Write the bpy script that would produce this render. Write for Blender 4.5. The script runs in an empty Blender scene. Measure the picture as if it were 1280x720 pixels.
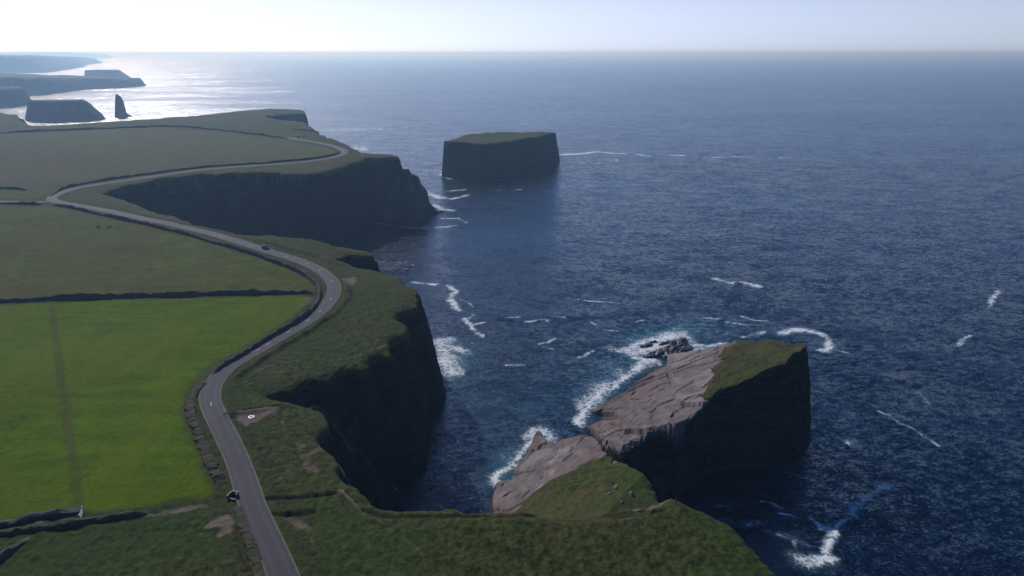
import bpy, bmesh, math, random
import numpy as np
from mathutils import Vector, Matrix

random.seed(7)
rng = np.random.RandomState(11)
scene = bpy.context.scene
COL = scene.collection

# ------------------------------------------------------------------ camera model
CAM_Z = 115.0
FPX = 860.0                        # focal length in pixels of a 1280 px wide frame
PITCH = math.radians(18.9)
SP, CP = math.sin(PITCH), math.cos(PITCH)


def ray(px, py):
    u = (px - 640.0) / FPX
    v = (py - 360.0) / FPX
    return u, CP - v * SP, -(SP + v * CP)


def P(px, py, z=0.0):
    """where the sight line through a photo point meets the level z"""
    u, f, dn = ray(px, py)
    t = (z - CAM_Z) / dn
    return (u * t, f * t)


def P3(px, py, z):
    a = P(px, py, z)
    return (a[0], a[1], z)


def Pplane(px, py, fn, z0=10.0):
    z = z0
    for _ in range(40):
        x, y = P(px, py, z)
        z = 0.5 * z + 0.5 * fn(x, y)
    x, y = P(px, py, z)
    return (x, y)


# ------------------------------------------------------------------ noise
_T = [np.random.RandomState(100 + i).rand(256, 256) for i in range(12)]


def vn(x, y, s=0):
    T = _T[s % 12]
    xi = np.floor(x).astype(np.int64); yi = np.floor(y).astype(np.int64)
    fx = x - xi; fy = y - yi
    fx = fx * fx * fx * (fx * (fx * 6 - 15) + 10); fy = fy * fy * fy * (fy * (fy * 6 - 15) + 10)
    x0 = xi & 255; x1 = (xi + 1) & 255; y0 = yi & 255; y1 = (yi + 1) & 255
    return (T[x0, y0] * (1 - fx) + T[x1, y0] * fx) * (1 - fy) + (T[x0, y1] * (1 - fx) + T[x1, y1] * fx) * fy


def fbm(x, y, wl, octv=3, s=0, gain=0.5):
    """about -1..1, wl = longest wavelength in metres"""
    a, tot, out = 1.0, 0.0, 0.0
    f = 1.0 / wl
    for i in range(octv):
        c, sn = math.cos(0.6 + i * 1.1), math.sin(0.6 + i * 1.1)
        out = out + a * (vn((x * c - y * sn) * f + 13.7 * i, (x * sn + y * c) * f + 7.1 * i, s + i) - 0.5) * 2
        tot += a; a *= gain; f *= 2.03
    return out / tot


def sstep(a, b, x):
    t = np.clip((x - a) / (b - a), 0, 1)
    return t * t * (3 - 2 * t)


def seg_dist(pts, x, y, closed=False):
    """distance to a polyline, and the height interpolated along it when pts carry z"""
    n = len(pts)
    best = np.full(x.shape, 1e18); zz = np.zeros(x.shape)
    for i in range(n if closed else n - 1):
        a = pts[i]; b = pts[(i + 1) % n]
        dx, dy = b[0] - a[0], b[1] - a[1]
        L2 = dx * dx + dy * dy + 1e-9
        t = np.clip(((x - a[0]) * dx + (y - a[1]) * dy) / L2, 0, 1)
        ex = x - (a[0] + t * dx); ey = y - (a[1] + t * dy)
        d = ex * ex + ey * ey
        m = d < best
        best = np.where(m, d, best)
        if len(a) > 2:
            zz = np.where(m, a[2] + t * (b[2] - a[2]), zz)
    return np.sqrt(best), zz


def inside(pts, x, y):
    c = np.zeros(x.shape, bool)
    n = len(pts)
    for i in range(n):
        x0, y0 = pts[i][:2]; x1, y1 = pts[(i + 1) % n][:2]
        if y0 == y1:
            continue
        cond = (y0 > y) != (y1 > y)
        c ^= cond & (x < (x1 - x0) * (y - y0) / (y1 - y0) + x0)
    return c


def sdist(pts, x, y):
    d, _ = seg_dist(pts, x, y, True)
    return np.where(inside(pts, x, y), d, -d)


def poly_mask(pts, x, y, soft):
    """1 inside, fading over soft metres; only worked out near the polygon"""
    xs = [p[0] for p in pts]; ys = [p[1] for p in pts]
    m = (x > min(xs) - soft) & (x < max(xs) + soft) & (y > min(ys) - soft) & (y < max(ys) + soft)
    out = np.zeros(x.shape)
    if m.any():
        out[m] = sstep(-soft, soft, sdist(pts, x[m], y[m]))
    return out


def line_dist(pts, x, y, reach):
    xs = [p[0] for p in pts]; ys = [p[1] for p in pts]
    m = (x > min(xs) - reach) & (x < max(xs) + reach) & (y > min(ys) - reach) & (y < max(ys) + reach)
    out = np.full(x.shape, 1e6)
    if m.any():
        out[m] = seg_dist([p[:2] for p in pts], x[m], y[m])[0]
    return out


def catmull(pts, step):
    pts = [np.array(p, float) for p in pts]
    pp = [2 * pts[0] - pts[1]] + pts + [2 * pts[-1] - pts[-2]]
    out = []
    for i in range(1, len(pp) - 2):
        a, b, c, d = pp[i - 1], pp[i], pp[i + 1], pp[i + 2]
        n = max(1, int(np.linalg.norm((c - b)[:2]) / step))
        for k in range(n):
            t = k / n
            out.append(0.5 * (2 * b + (c - a) * t + (2 * a - 5 * b + 4 * c - d) * t * t + (3 * b - a - 3 * c + d) * t ** 3))
    out.append(pts[-1])
    return np.array(out)


# ------------------------------------------------------------------ the mainland rim (photo point, height of the rim)
RIM = [
    (1010, 775, 32), (985, 742, 32), (966, 718, 32), (942, 692, 32), (918, 663, 32), (897, 646, 32), (872, 631, 32.5), (849, 622, 32),
    (805, 631, 33), (745, 639, 34), (690, 640, 34.5), (640, 637, 35), (600, 637, 35), (560, 633, 35), (520, 630, 35),
    (497, 633, 35), (474, 631, 35), (452, 614, 35), (440, 600, 35), (428, 584, 35), (417, 566, 35), (406, 548, 35),
    (401, 528, 35), (395, 508, 35), (362, 500, 35), (332, 495, 35), (322, 491, 35), (345, 486, 35), (380, 480, 35),
    (420, 470, 35), (456, 459, 35), (488, 442, 35), (502, 425, 35), (506, 405, 35), (503, 392, 35), (516, 382, 35), (525, 368, 35),
    (517, 354, 35), (502, 346, 35), (480, 338, 35.5), (452, 332, 35.5), (432, 326, 35.5), (416, 321, 36), (440, 316, 36), (466, 317, 36),
    (462, 313, 36), (428, 307, 36), (404, 300, 36.5), (380, 296, 37), (335, 293, 37), (298, 292, 37), (276, 287, 37),
    (250, 281, 37), (220, 272, 38), (190, 265, 38), (162, 255, 38.5), (140, 246, 39), (126, 241, 39),
    (136, 236, 39), (160, 230, 39.5), (200, 224, 40), (250, 218, 41), (300, 215, 42), (322, 215, 42), (345, 217, 42.5), (382, 217.5, 43),
    (396, 215, 43), (415, 210, 43.5), (440, 203.5, 44), (458, 198.5, 44.5), (488, 195.5, 45), (497, 195.5, 45), (493, 192.5, 45),
    (465, 190.5, 45), (452, 188.5, 44.5), (436, 182, 44), (425, 177, 43.5), (408, 169, 43), (395, 163, 43), (391, 157, 43), (381, 152, 43),
    (356, 149.5, 43), (338, 147, 43), (330, 144, 43), (345, 142.5, 43), (379, 141.5, 43), (378, 136.5, 43), (340, 135.3, 43), (304, 138, 43),
    (270, 141.5, 43), (200, 147.5, 43), (130, 152, 42), (60, 156.5, 41.5), (34, 156, 41), (28, 150, 41), (22, 143, 41), (-8, 139, 41),
    (-60, 132, 41), (-140, 126, 42)]
MAIN = [P(*r) for r in RIM]
RIMZ = [r[2] for r in RIM]
MAIN_POLY = MAIN + [(-2600, 1500), (-2600, -300), (140, -300), (95, 20)]

CTRL = [(x, y, z) for (x, y), z in zip(MAIN, RIMZ)]
CTRL += [(0, 40, 35), (-60, 60, 35), (-160, 60, 36), (-100, 120, 35), (-200, 150, 36), (-120, 180, 35.5), (-260, 260, 37), (-150, 240, 36),
         (-330, 380, 39), (-400, 250, 38), (-500, 480, 41), (-280, 430, 40.5), (-200, 520, 43), (-330, 560, 42.5), (-250, 650, 43),
         (-430, 650, 42.5), (-700, 600, 42), (-900, 300, 42), (-700, 1000, 42), (-1400, 900, 46), (60, 90, 33), (40, 60, 34)]
CTRL = np.array(CTRL)


def htop(x, y):
    shp = x.shape
    x = x.ravel(); y = y.ravel()
    num = np.zeros(x.shape); den = np.zeros(x.shape)
    for cx, cy, cz in CTRL:
        w = ((x - cx) ** 2 + (y - cy) ** 2 + 64.0) ** -1.6
        num += w * cz; den += w
    return (num / den).reshape(shp)


def G(px, py, z0=35.0):
    """photo point -> point on the smooth plateau"""
    z = z0
    for _ in range(25):
        x, y = P(px, py, z)
        z = 0.4 * z + 0.6 * float(htop(np.array([x]), np.array([y]))[0])
    return (x, y)


def GL(pts):
    return [G(*p) for p in pts]


def blocks(x, y, sx, sy, rot, seed):
    """jointed blocks: block centre, a random number per block and the distance to the nearest joint"""
    c, sn = math.cos(rot), math.sin(rot)
    u = (x * c + y * sn) / sx; v = (-x * sn + y * c) / sy
    T = _T[seed % 12]; T2 = _T[(seed + 5) % 12]
    ui = np.floor(u).astype(np.int64); vi = np.floor(v).astype(np.int64)
    f1 = np.full(x.shape, 1e9); f2 = np.full(x.shape, 1e9)
    bu = np.zeros(x.shape); bv = np.zeros(x.shape); rnd = np.zeros(x.shape)
    for i in (-1, 0, 1):
        for j in (-1, 0, 1):
            pu = ui + i; pv = vi + j
            cu = pu + 0.1 + 0.8 * T[pu & 255, pv & 255]; cv = pv + 0.1 + 0.8 * T2[pu & 255, pv & 255]
            d = (u - cu) ** 2 + (v - cv) ** 2
            near = d < f1
            f2 = np.where(near, f1, np.minimum(f2, d))
            bu = np.where(near, cu, bu); bv = np.where(near, cv, bv); rnd = np.where(near, T[(pu + 91) & 255, (pv + 37) & 255], rnd)
            f1 = np.where(near, d, f1)
    bu = bu * sx; bv = bv * sy
    return bu * c - bv * sn, bu * sn + bv * c, rnd, np.sqrt(f2) - np.sqrt(f1)


def beds(x, y, off):
    # thin beds, stripped back block by block, with open joints here and there
    wx = x + 0.25 * fbm(x, y, 2.2, 3, 3); wy = y + 0.25 * fbm(x, y, 2.2, 3, 8)
    cx, cy, r1, e1 = blocks(wx, wy, 3.2, 5.5, -0.70, 2)
    lv = np.floor(fbm(cx + off * 9, cy, 26, 3, 2, 0.5) * 4.2 + 0.35 * r1)
    cx2, cy2, r2, e2 = blocks(wx, wy, 1.7, 2.9, -0.60, 7)
    lv2 = np.floor(fbm(cx2 + off * 5, cy2, 12, 2, 5, 0.5) * 2.4)
    m = sstep(0.0, 0.35, fbm(x, y, 15, 2, 9))
    return 0.42 * lv + 0.16 * lv2 - 0.4 * m * sstep(0.07, 0.02, e1) + 0.05 * r2


# tilted slab that runs from the front land down into the sea
def planeS(x, y):
    return 1.0 + 0.5 * ((x - 8.0) * 0.764 - (y - 190.0) * 0.645)


def planeB(x, y):
    return 1.0 + 0.5 * ((x - 25.0) * 0.764 - (y - 202.0) * 0.645)


def PS(pts):
    return [Pplane(p[0], p[1], planeS) for p in pts]


def PB(pts):
    return [Pplane(p[0], p[1], planeB) for p in pts]


SLAB = PS([(672, 541), (683, 551), (692, 553), (702, 548), (725, 543), (741, 542), (748, 553), (757, 571), (776, 579), (800, 591),
           (819, 603), (823, 612)]) + [(33, 116), (26, 104), (-2, 100)] + PS([(618, 634), (621, 600), (632, 597), (641, 599), (646, 580), (658, 563)])
SLAB_GRASS = PS([(648, 640), (662, 622), (690, 601), (722, 588), (741, 578), (757, 573), (776, 580), (800, 592), (830, 606)]) + [(40, 118), (32, 98), (-2, 98), (-3, 122)]
SLAB_PALE = PS([(716, 551), (712, 556), (703, 572), (695, 588), (684, 601), (676, 610), (664, 617), (672, 603), (680, 590), (690, 572), (698, 560), (706, 552)])
SLAB_PALE2 = PS([(692, 555), (690, 563), (678, 573), (660, 582), (648, 590), (650, 577), (668, 556)])
SLAB_STEP = [PS(a) for a in ([(706, 551), (698, 562), (690, 574), (680, 592), (664, 618)],
                             [(694, 557), (689, 566), (674, 578), (655, 586), (645, 592)],
                             [(628, 603), (634, 596), (640, 590)], [(630, 622), (636, 617), (641, 616)])]

# roads
ROAD_PX = [(402, 900), (381, 820), (366, 760), (354, 720), (337, 680), (319, 640), (311, 617), (298, 578), (283, 545), (270, 520), (263, 502), (264, 486), (273, 471), (290, 456),
           (318, 440), (352, 420), (385, 401), (405, 385), (416, 370), (417, 356), (408, 344), (393, 334), (370, 324.5), (340, 315.5), (313, 307), (288, 299), (260, 291),
           (225, 283), (190, 275.5), (150, 267), (112, 259.5), (80, 254), (66, 250), (66, 246), (78, 240.5), (100, 234.5), (150, 226.5), (200, 219.5), (250, 212.5),
           (320, 207), (380, 202.5), (415, 197), (431, 191), (426, 186), (410, 181), (395, 178), (380, 175.5), (360, 172.5), (340, 170)]
ROAD = catmull(GL(ROAD_PX), 1.5)
LANE = catmull(GL([(66, 250.5), (50, 252.5), (20, 252.3), (-30, 251), (-90, 250)]), 2.0)

# bits of bare ground and worn paths: (points, half width, strength)
PATHS = [
    (GL([(345, 506), (355, 513), (352, 530), (375, 552), (388, 575), (400, 588), (420, 606), (440, 622), (470, 646), (500, 668), (540, 700), (560, 722)]), 0.26, 0.6),
    (GL([(381, 570), (395, 560), (404, 552)]), 0.8, 0.8),
    (GL([(375, 555), (384, 575), (392, 590)]), 1.4, 0.75),
    (GL([(345, 640), (368, 650), (380, 660)]), 1.3, 0.75), (GL([(378, 655), (392, 680)]), 0.4, 0.6),
    (GL([(455, 640), (440, 624), (425, 610)]), 0.5, 0.8),
    (GL([(322, 462), (350, 452), (400, 452), (440, 446), (470, 436), (490, 425)]), 0.35, 0.8),
    (GL([(300, 478), (330, 466), (380, 462)]), 0.6, 0.5),
    (GL([(340, 566), (365, 590), (345, 600)]), 1.0, 0.5),
    (GL([(125, 652), (180, 644), (230, 637), (258, 631)]), 0.55, 0.85),
    (GL([(205, 640), (235, 634), (256, 631)]), 1.0, 0.8),
    (GL([(254, 285), (258, 291), (268, 288)]), 0.9, 0.9),
    (GL([(330, 206), (352, 205), (366, 203.5)]), 3.0, 0.9),
]
AREAS = [
    (GL([(378, 371), (395, 369), (400, 372), (392, 380), (380, 386), (372, 386)]), 1.2, 0.5),  # bare patches (polygon, softness)
    (GL([(425, 348), (440, 345), (449, 347), (446, 350), (447, 353), (438, 357), (446, 361), (436, 358), (428, 352)]), 0.7, 1.0),
    (GL([(286, 520), (300, 517), (330, 512), (350, 510), (346, 516), (326, 526), (305, 535), (293, 536)]), 0.8, 0.9),
    (GL([(258, 650), (272, 645), (288, 648), (287, 660), (270, 666), (257, 661)]), 0.8, 1.0),
    (GL([(290, 622), (300, 618), (308, 622), (306, 628), (294, 628)]), 0.8, 1.0),
    (GL([(790, 627), (815, 621), (835, 616), (846, 622), (832, 627), (800, 632)]), 0.8, 1.0),
]
FIELD = GL([(-140, 386), (0, 380), (100, 376.5), (200, 374), (300, 371.5), (388, 370), (378, 388), (340, 412), (300, 438), (270, 456), (245, 478), (230, 497),
            (228, 520), (240, 548), (252, 575), (266, 606), (256, 620), (190, 631), (130, 638), (107, 632), (60, 640), (0, 648), (-140, 668)])
UPFIELD = GL([(-140, 256), (0, 256), (58, 258), (100, 265), (150, 276), (200, 289), (260, 303), (320, 321), (365, 337), (388, 350), (393, 362), (300, 366), (200, 368), (100, 371), (0, 375), (-140, 381)])
INFIELD = GL([(-140, 172), (0, 168), (130, 163), (200, 161), (250, 163), (300, 169), (360, 176), (405, 183), (418, 187), (421, 191), (405, 196), (370, 200), (310, 204.5), (240, 210), (150, 222), (95, 230), (62, 244), (40, 249), (-140, 247)])
TRACK = GL([(65, 382), (68, 405), (74, 450), (80, 500), (87, 550), (93, 590), (98, 632)])
GROOVES = [GL([(455, 636), (480, 643), (520, 645), (600, 641), (640, 643), (700, 641), (760, 640), (810, 634)]),
           GL([(700, 645), (740, 645), (790, 641), (830, 636)]),
           GL([(284, 516), (310, 513), (335, 510), (366, 504)]),
           GL([(322, 624), (345, 622), (380, 621), (418, 616)]), GL([(340, 643), (375, 642), (392, 640)])]
BANKS = [(GL([(432, 352), (436, 372), (420, 392), (390, 412), (350, 436), (320, 455), (300, 470)]), 1.1, 1.2),
         (GL([(425, 330), (400, 320), (370, 312), (335, 303), (305, 296)]), 1.1, 0.9),
         (GL([(284, 518), (310, 515), (335, 512), (366, 506)]), 1.2, 0.8)]
BITES = [P(a, b, c) + (r_, s_) for a, b, c, r_, s_ in ((514, 361, 33, 3.5, 5), (511, 404, 32, 4.5, 7), (501, 433, 33, 4, 5), (470, 455, 33, 3, 3.5), (430, 472, 33, 3.5, 3.5), (385, 485, 33, 3, 3), (411, 556, 33, 3, 4),
         (438, 598, 33, 2.5, 2.5), (345, 216, 42, 7, 7), (425, 207, 42, 6, 6), (250, 218, 41, 6, 6), (462, 198, 44, 5, 5), (205, 223, 40, 5, 5), (320, 293, 36, 4, 4))]
LIT_FACET = [P(474, 262, 4), P(481, 253, 9), P(490, 246, 14), P(500, 236, 21)]  # line of the buttress facet whose sunlight is put into the rock colour
SPUR = [P3(388, 504, 35), P3(400, 507, 34), P3(420, 530, 29), P3(440, 552, 23), P3(457, 571, 15), P3(462, 590, 6)]
BUTT = [(-90, 508, 25), (-85, 508, 33), (-76, 508, 35), (-74.5, 508, 31), (-69, 508, 28), (-67.5, 508, 21.5), (-63, 507, 18), (-61.5, 507, 10), (-55, 513, 2.5), (-49, 517, -1)]
BUTT2 = [(-80, 492, 38), (-86, 489, 22), (-90, 487, 8)]


def cliff_drop(t, k, x, y):
    dr = k * (np.sqrt(t * t + 0.35) - 0.59)
    ph = fbm(x, y, 40, 2, 5) * 3.0
    return dr + 0.55 * np.sin(dr * 2 * math.pi / 4.4 + ph) * sstep(0, 1.5, dr) + 0.22 * np.sin(dr * 2 * math.pi / 1.7 + ph * 2.3) * sstep(0, 1.5, dr)


def land(x, y):
    """height and surface masks of the mainland at arrays x, y"""
    r = np.hypot(x, y)
    wa = 1.0 + 0.5 * sstep(300, 700, r)
    wx = x + wa * (2.3 * fbm(x, y, 11, 4, 1) + 2.0 * fbm(x, y, 30, 1, 8))
    wy = y + wa * (2.3 * fbm(x, y, 11, 4, 3) + 2.0 * fbm(x, y, 30, 1, 9))
    d = sdist(MAIN_POLY, wx, wy)
    for bx, by, br, bs in BITES:
        d = d - bs * np.exp(-((x - bx) ** 2 + (y - by) ** 2) / (br * br))
    d = d + 0.8 * fbm(x, y, 5.5, 3, 10) * sstep(8, 1, np.abs(d))
    h0 = htop(x, y)
    roadd = np.minimum(line_dist([tuple(p) for p in ROAD[::4]], x, y, 8), line_dist([tuple(p) for p in LANE[::4]], x, y, 8))
    off = sstep(2.6, 5.0, roadd)
    edge_wear = fbm(x, y, 5, 2, 2)
    fieldm = poly_mask(FIELD, x + 1.2 * edge_wear, y + 1.2 * fbm(x, y, 6, 2, 4), 1.2)
    upm = poly_mask(UPFIELD, x + 1.0 * edge_wear, y, 1.5)
    inm = poly_mask(INFIELD, x, y, 4)
    soft = np.clip(fieldm + 0.7 * upm + 0.6 * inm, 0, 1)
    rough = (1 - 0.8 * soft) * off
    hum = 0.20 * fbm(x, y, 1.3, 2, 6) + 0.17 * fbm(x * 0.6 + y * 0.8, (y * 0.6 - x * 0.8) * 0.45, 4.0, 3, 7) + 0.45 * fbm(x, y, 19, 2, 0)
    h = h0 + rough * hum + 0.25 * off * fbm(x, y, 40, 2, 10)
    # verge dips beside the road
    path = np.zeros(x.shape)
    wob = 0.5 * fbm(x, y, 3.0, 2, 3)
    for pts, w, s in PATHS:
        pd = line_dist(pts, x, y, 8)
        ww = w * (1 + 0.9 * wob)
        path = np.maximum(path, 0.85 * s * sstep(1.7, 0.4, pd / np.maximum(ww * 0.8, 0.05)))
    for pts, sft, s in AREAS:
        path = np.maximum(path, s * poly_mask(pts, x + 4.0 * wob, y + 3.0 * fbm(x, y, 3.5, 3, 8), 1.3 * sft))
    path *= off
    groove = np.zeros(x.shape)
    for pts in GROOVES:
        groove = np.maximum(groove, sstep(0.9, 0.2, line_dist(pts, x + 0.5 * wob, y + 0.5 * wob, 4)))
    h = h - 0.45 * groove - 0.12 * path
    for pts, w, hh in BANKS:
        bd = line_dist(pts, x, y, 8)
        h = h + hh * np.exp(-(bd / w) ** 2) * (0.7 + 0.6 * wob)
    lip = np.maximum(d, 0)
    h = h - 1.1 * np.exp(-lip / 2.2)
    k = 4.6 + 2.4 * fbm(x, y, 22, 2, 11)
    k = k + 3.0 * sstep(330, 460, r)
    t = np.maximum(0, -d)
    drop = cliff_drop(t, k, x, y)
    z = h - drop
    rock = sstep(0.8, 2.6, drop + 1.6 * fbm(x, y, 4, 3, 9) + 0.8 * fbm(x, y, 14, 2, 3)) * sstep(0.05, 0.3, t)
    # spurs and the buttress
    lump = np.zeros(x.shape)
    for pts, sl, rk in ((SPUR, 2.6, 0.0), (BUTT, 2.3, 1.0), (BUTT2, 1.9, 1.0)):
        sd, sz = seg_dist(pts, wx, wy)
        zs = sz - sl * (np.sqrt(sd * sd + 0.4) - 0.6) + 0.7 * fbm(x, y, 5, 3, 4) + (3.0 * fbm(x, y, 11, 3, 2) if rk else 0)
        m = zs > z
        rr = np.ones(x.shape) if rk else sstep(0.8, 2.2, sd + 0.6 * edge_wear)
        rock = np.where(m, rr, rock); z = np.maximum(z, zs)
        if rk: lump = np.maximum(lump, m * 0.32)
    # the slab, and sunlight painted pale on a low buttress facet
    slab = np.zeros(x.shape); pale = np.zeros(x.shape)
    lit_facet = sstep(4.5, 2.2, seg_dist(LIT_FACET, x, y)[0] + 1.3 * fbm(x, y, 4, 3, 6)) * rock
    slab = np.maximum(np.maximum(slab, lump), lit_facet); pale = np.maximum(pale, lit_facet)
    m = (x > -25) & (x < 60) & (y > 90) & (y < 205)
    if m.any():
        xs, ys = x[m], y[m]
        sw = 0.7 * fbm(xs, ys, 4, 3, 2)
        ds = sdist(SLAB, xs + sw, ys + 0.7 * fbm(xs, ys, 4, 3, 5))
        zp = np.minimum(planeS(xs, ys), h0[m] - 3.5) + 0.03 * fbm(xs, ys, 3, 3, 6) + 0.15 * fbm(xs, ys, 18, 2, 1)
        gm = poly_mask(SLAB_GRASS, xs + 1.6 * fbm(xs, ys, 3.5, 3, 7), ys + 1.6 * fbm(xs, ys, 3.5, 3, 8), 0.5)
        zp += (1 - gm) * beds(xs, ys, 3.0)
        zp += gm * (0.45 + 0.22 * fbm(xs, ys, 2.0, 3, 3) + 0.3 * fbm(xs, ys, 6, 2, 4))
        pl = np.maximum(0.75 * poly_mask(SLAB_PALE, xs + sw * 1.8, ys + 1.6 * fbm(xs, ys, 5, 4, 9), 0.5) * sstep(-0.35, 0.1, fbm(xs, ys, 3, 3, 4)), 0.45 * poly_mask(SLAB_PALE2, xs + sw * .5, ys + sw * .5, 0.5))
        zp -= 0.35 * poly_mask(SLAB_PALE, xs + sw * 1.8, ys + 1.6 * fbm(xs, ys, 5, 4, 9), 0.25) + 0.5 * poly_mask(SLAB_PALE2, xs + sw, ys + sw, 0.3)
        for q in SLAB_STEP[2:]:
            zp -= 0.9 * sstep(0.5, 0.15, line_dist(q, xs + 0.4 * sw, ys + 0.4 * sw, 3))
        zs = zp - cliff_drop(np.maximum(0, -ds), 4.5 + 0 * xs, xs, ys)
        up = zs > z[m]
        zz = z[m]; rk = rock[m]; sl = slab[m]; pe = pale[m]
        rk = np.where(up, 1 - gm, rk); sl = np.where(up, np.where(ds > -0.4, 1.0, 0.4) * (1 - gm), sl); pe = np.where(up, pl, pe)
        zz = np.maximum(zz, zs)
        z[m] = zz; rock[m] = rk; slab[m] = sl; pale[m] = pe
        fr = (ds > 0) & up
        soft2 = path[m]; path[m] = np.where(fr, np.maximum(0, 0.7 * sstep(3, 0.5, np.abs(ds - 0.5)) * 0), soft2)
    dry = np.clip(0.5 + 0.9 * fbm(x, y, 26, 3, 5) + 0.5 * inm * (0.5 + fbm(x, y, 90, 2, 8)) + 0.35 * sstep(4, 0, np.abs(d)), 0, 1)
    trk = sstep(1.5, 0.4, line_dist(TRACK, x + wob, y, 6) * 1.0) * (0.7 + 0.5 * wob) * fieldm
    field = fieldm * (1 - 0.75 * np.clip(trk, 0, 1))
    # trodden brown rim of the bright field
    fe = np.abs(fieldm - 0.5) < 0.49
    dry = np.where(fe, np.maximum(dry, 0.8), dry)
    verge = sstep(8, 3.5, roadd) * off
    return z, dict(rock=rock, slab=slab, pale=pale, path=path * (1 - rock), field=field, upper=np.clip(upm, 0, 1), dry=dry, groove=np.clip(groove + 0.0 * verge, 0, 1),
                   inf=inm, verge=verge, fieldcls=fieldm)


def ground_z(x, y):
    z, _ = land(np.array([float(x)]), np.array([float(y)]))
    return float(z[0])


def on_land(px, py, z0=35.0):
    z = z0
    for _ in range(14):
        x, y = P(px, py, z)
        z = 0.4 * z + 0.6 * ground_z(x, y)
    return (x, y, ground_z(x, y))


# ------------------------------------------------------------------ object helpers
def link(o, parent=None):
    COL.objects.link(o)
    if parent is not None:
        o.parent = parent
    return o


def tag(o, label=None, cat=None, group=None, kind=None):
    if label: o['label'] = label
    if cat: o['category'] = cat
    if group: o['group'] = group
    if kind: o['kind'] = kind
    return o


def empty(name, loc=(0, 0, 0), rz=0.0):
    o = bpy.data.objects.new(name, None)
    o.location = loc; o.rotation_euler = (0, 0, rz); o.empty_display_size = 0.5
    return link(o)


def grid_object(name, X, Y, Z, colors, fmask, mat, parent=None, smooth=True):
    """one mesh made of the chosen quads of a vertex grid; colors: dict name -> (n,4) float array"""
    R, Cc = X.shape
    idx = np.arange(R * Cc).reshape(R, Cc)
    q = np.stack([idx[:-1, :-1], idx[:-1, 1:], idx[1:, 1:], idx[1:, :-1]], -1)[fmask]
    if len(q) == 0:
        return None
    used, inv = np.unique(q.ravel(), return_inverse=True)
    me = bpy.data.meshes.new(name)
    co = np.stack([X.ravel()[used], Y.ravel()[used], Z.ravel()[used]], -1).astype(np.float32)
    me.vertices.add(len(co)); me.vertices.foreach_set('co', co.ravel())
    me.loops.add(len(inv)); me.loops.foreach_set('vertex_index', inv.astype(np.int32))
    n = len(q)
    me.polygons.add(n)
    me.polygons.foreach_set('loop_start', np.arange(0, 4 * n, 4, dtype=np.int32))
    me.polygons.foreach_set('loop_total', np.full(n, 4, np.int32))
    me.polygons.foreach_set('use_smooth', np.full(n, smooth, bool))
    me.update(calc_edges=True)
    for cn, arr in (colors or {}).items():
        a = me.attributes.new(cn, 'FLOAT_COLOR', 'POINT')
        a.data.foreach_set('color', arr[used].astype(np.float32).ravel())
    me.materials.append(mat)
    o = bpy.data.objects.new(name, me)
    return link(o, parent)


def bm_object(name, bm, mat, parent=None, smooth=False):
    me = bpy.data.meshes.new(name)
    bmesh.ops.recalc_face_normals(bm, faces=bm.faces)
    bm.to_mesh(me); bm.free()
    if smooth:
        me.polygons.foreach_set('use_smooth', [True] * len(me.polygons))
    me.materials.append(mat)
    return link(bpy.data.objects.new(name, me), parent)


def box(bm, x0, x1, y0, y1, z0, z1):
    vs = [bm.verts.new(p) for p in ((x0, y0, z0), (x1, y0, z0), (x1, y1, z0), (x0, y1, z0), (x0, y0, z1), (x1, y0, z1), (x1, y1, z1), (x0, y1, z1))]
    for f in ((0, 3, 2, 1), (4, 5, 6, 7), (0, 1, 5, 4), (1, 2, 6, 5), (2, 3, 7, 6), (3, 0, 4, 7)):
        bm.faces.new([vs[i] for i in f])
    return vs


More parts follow.
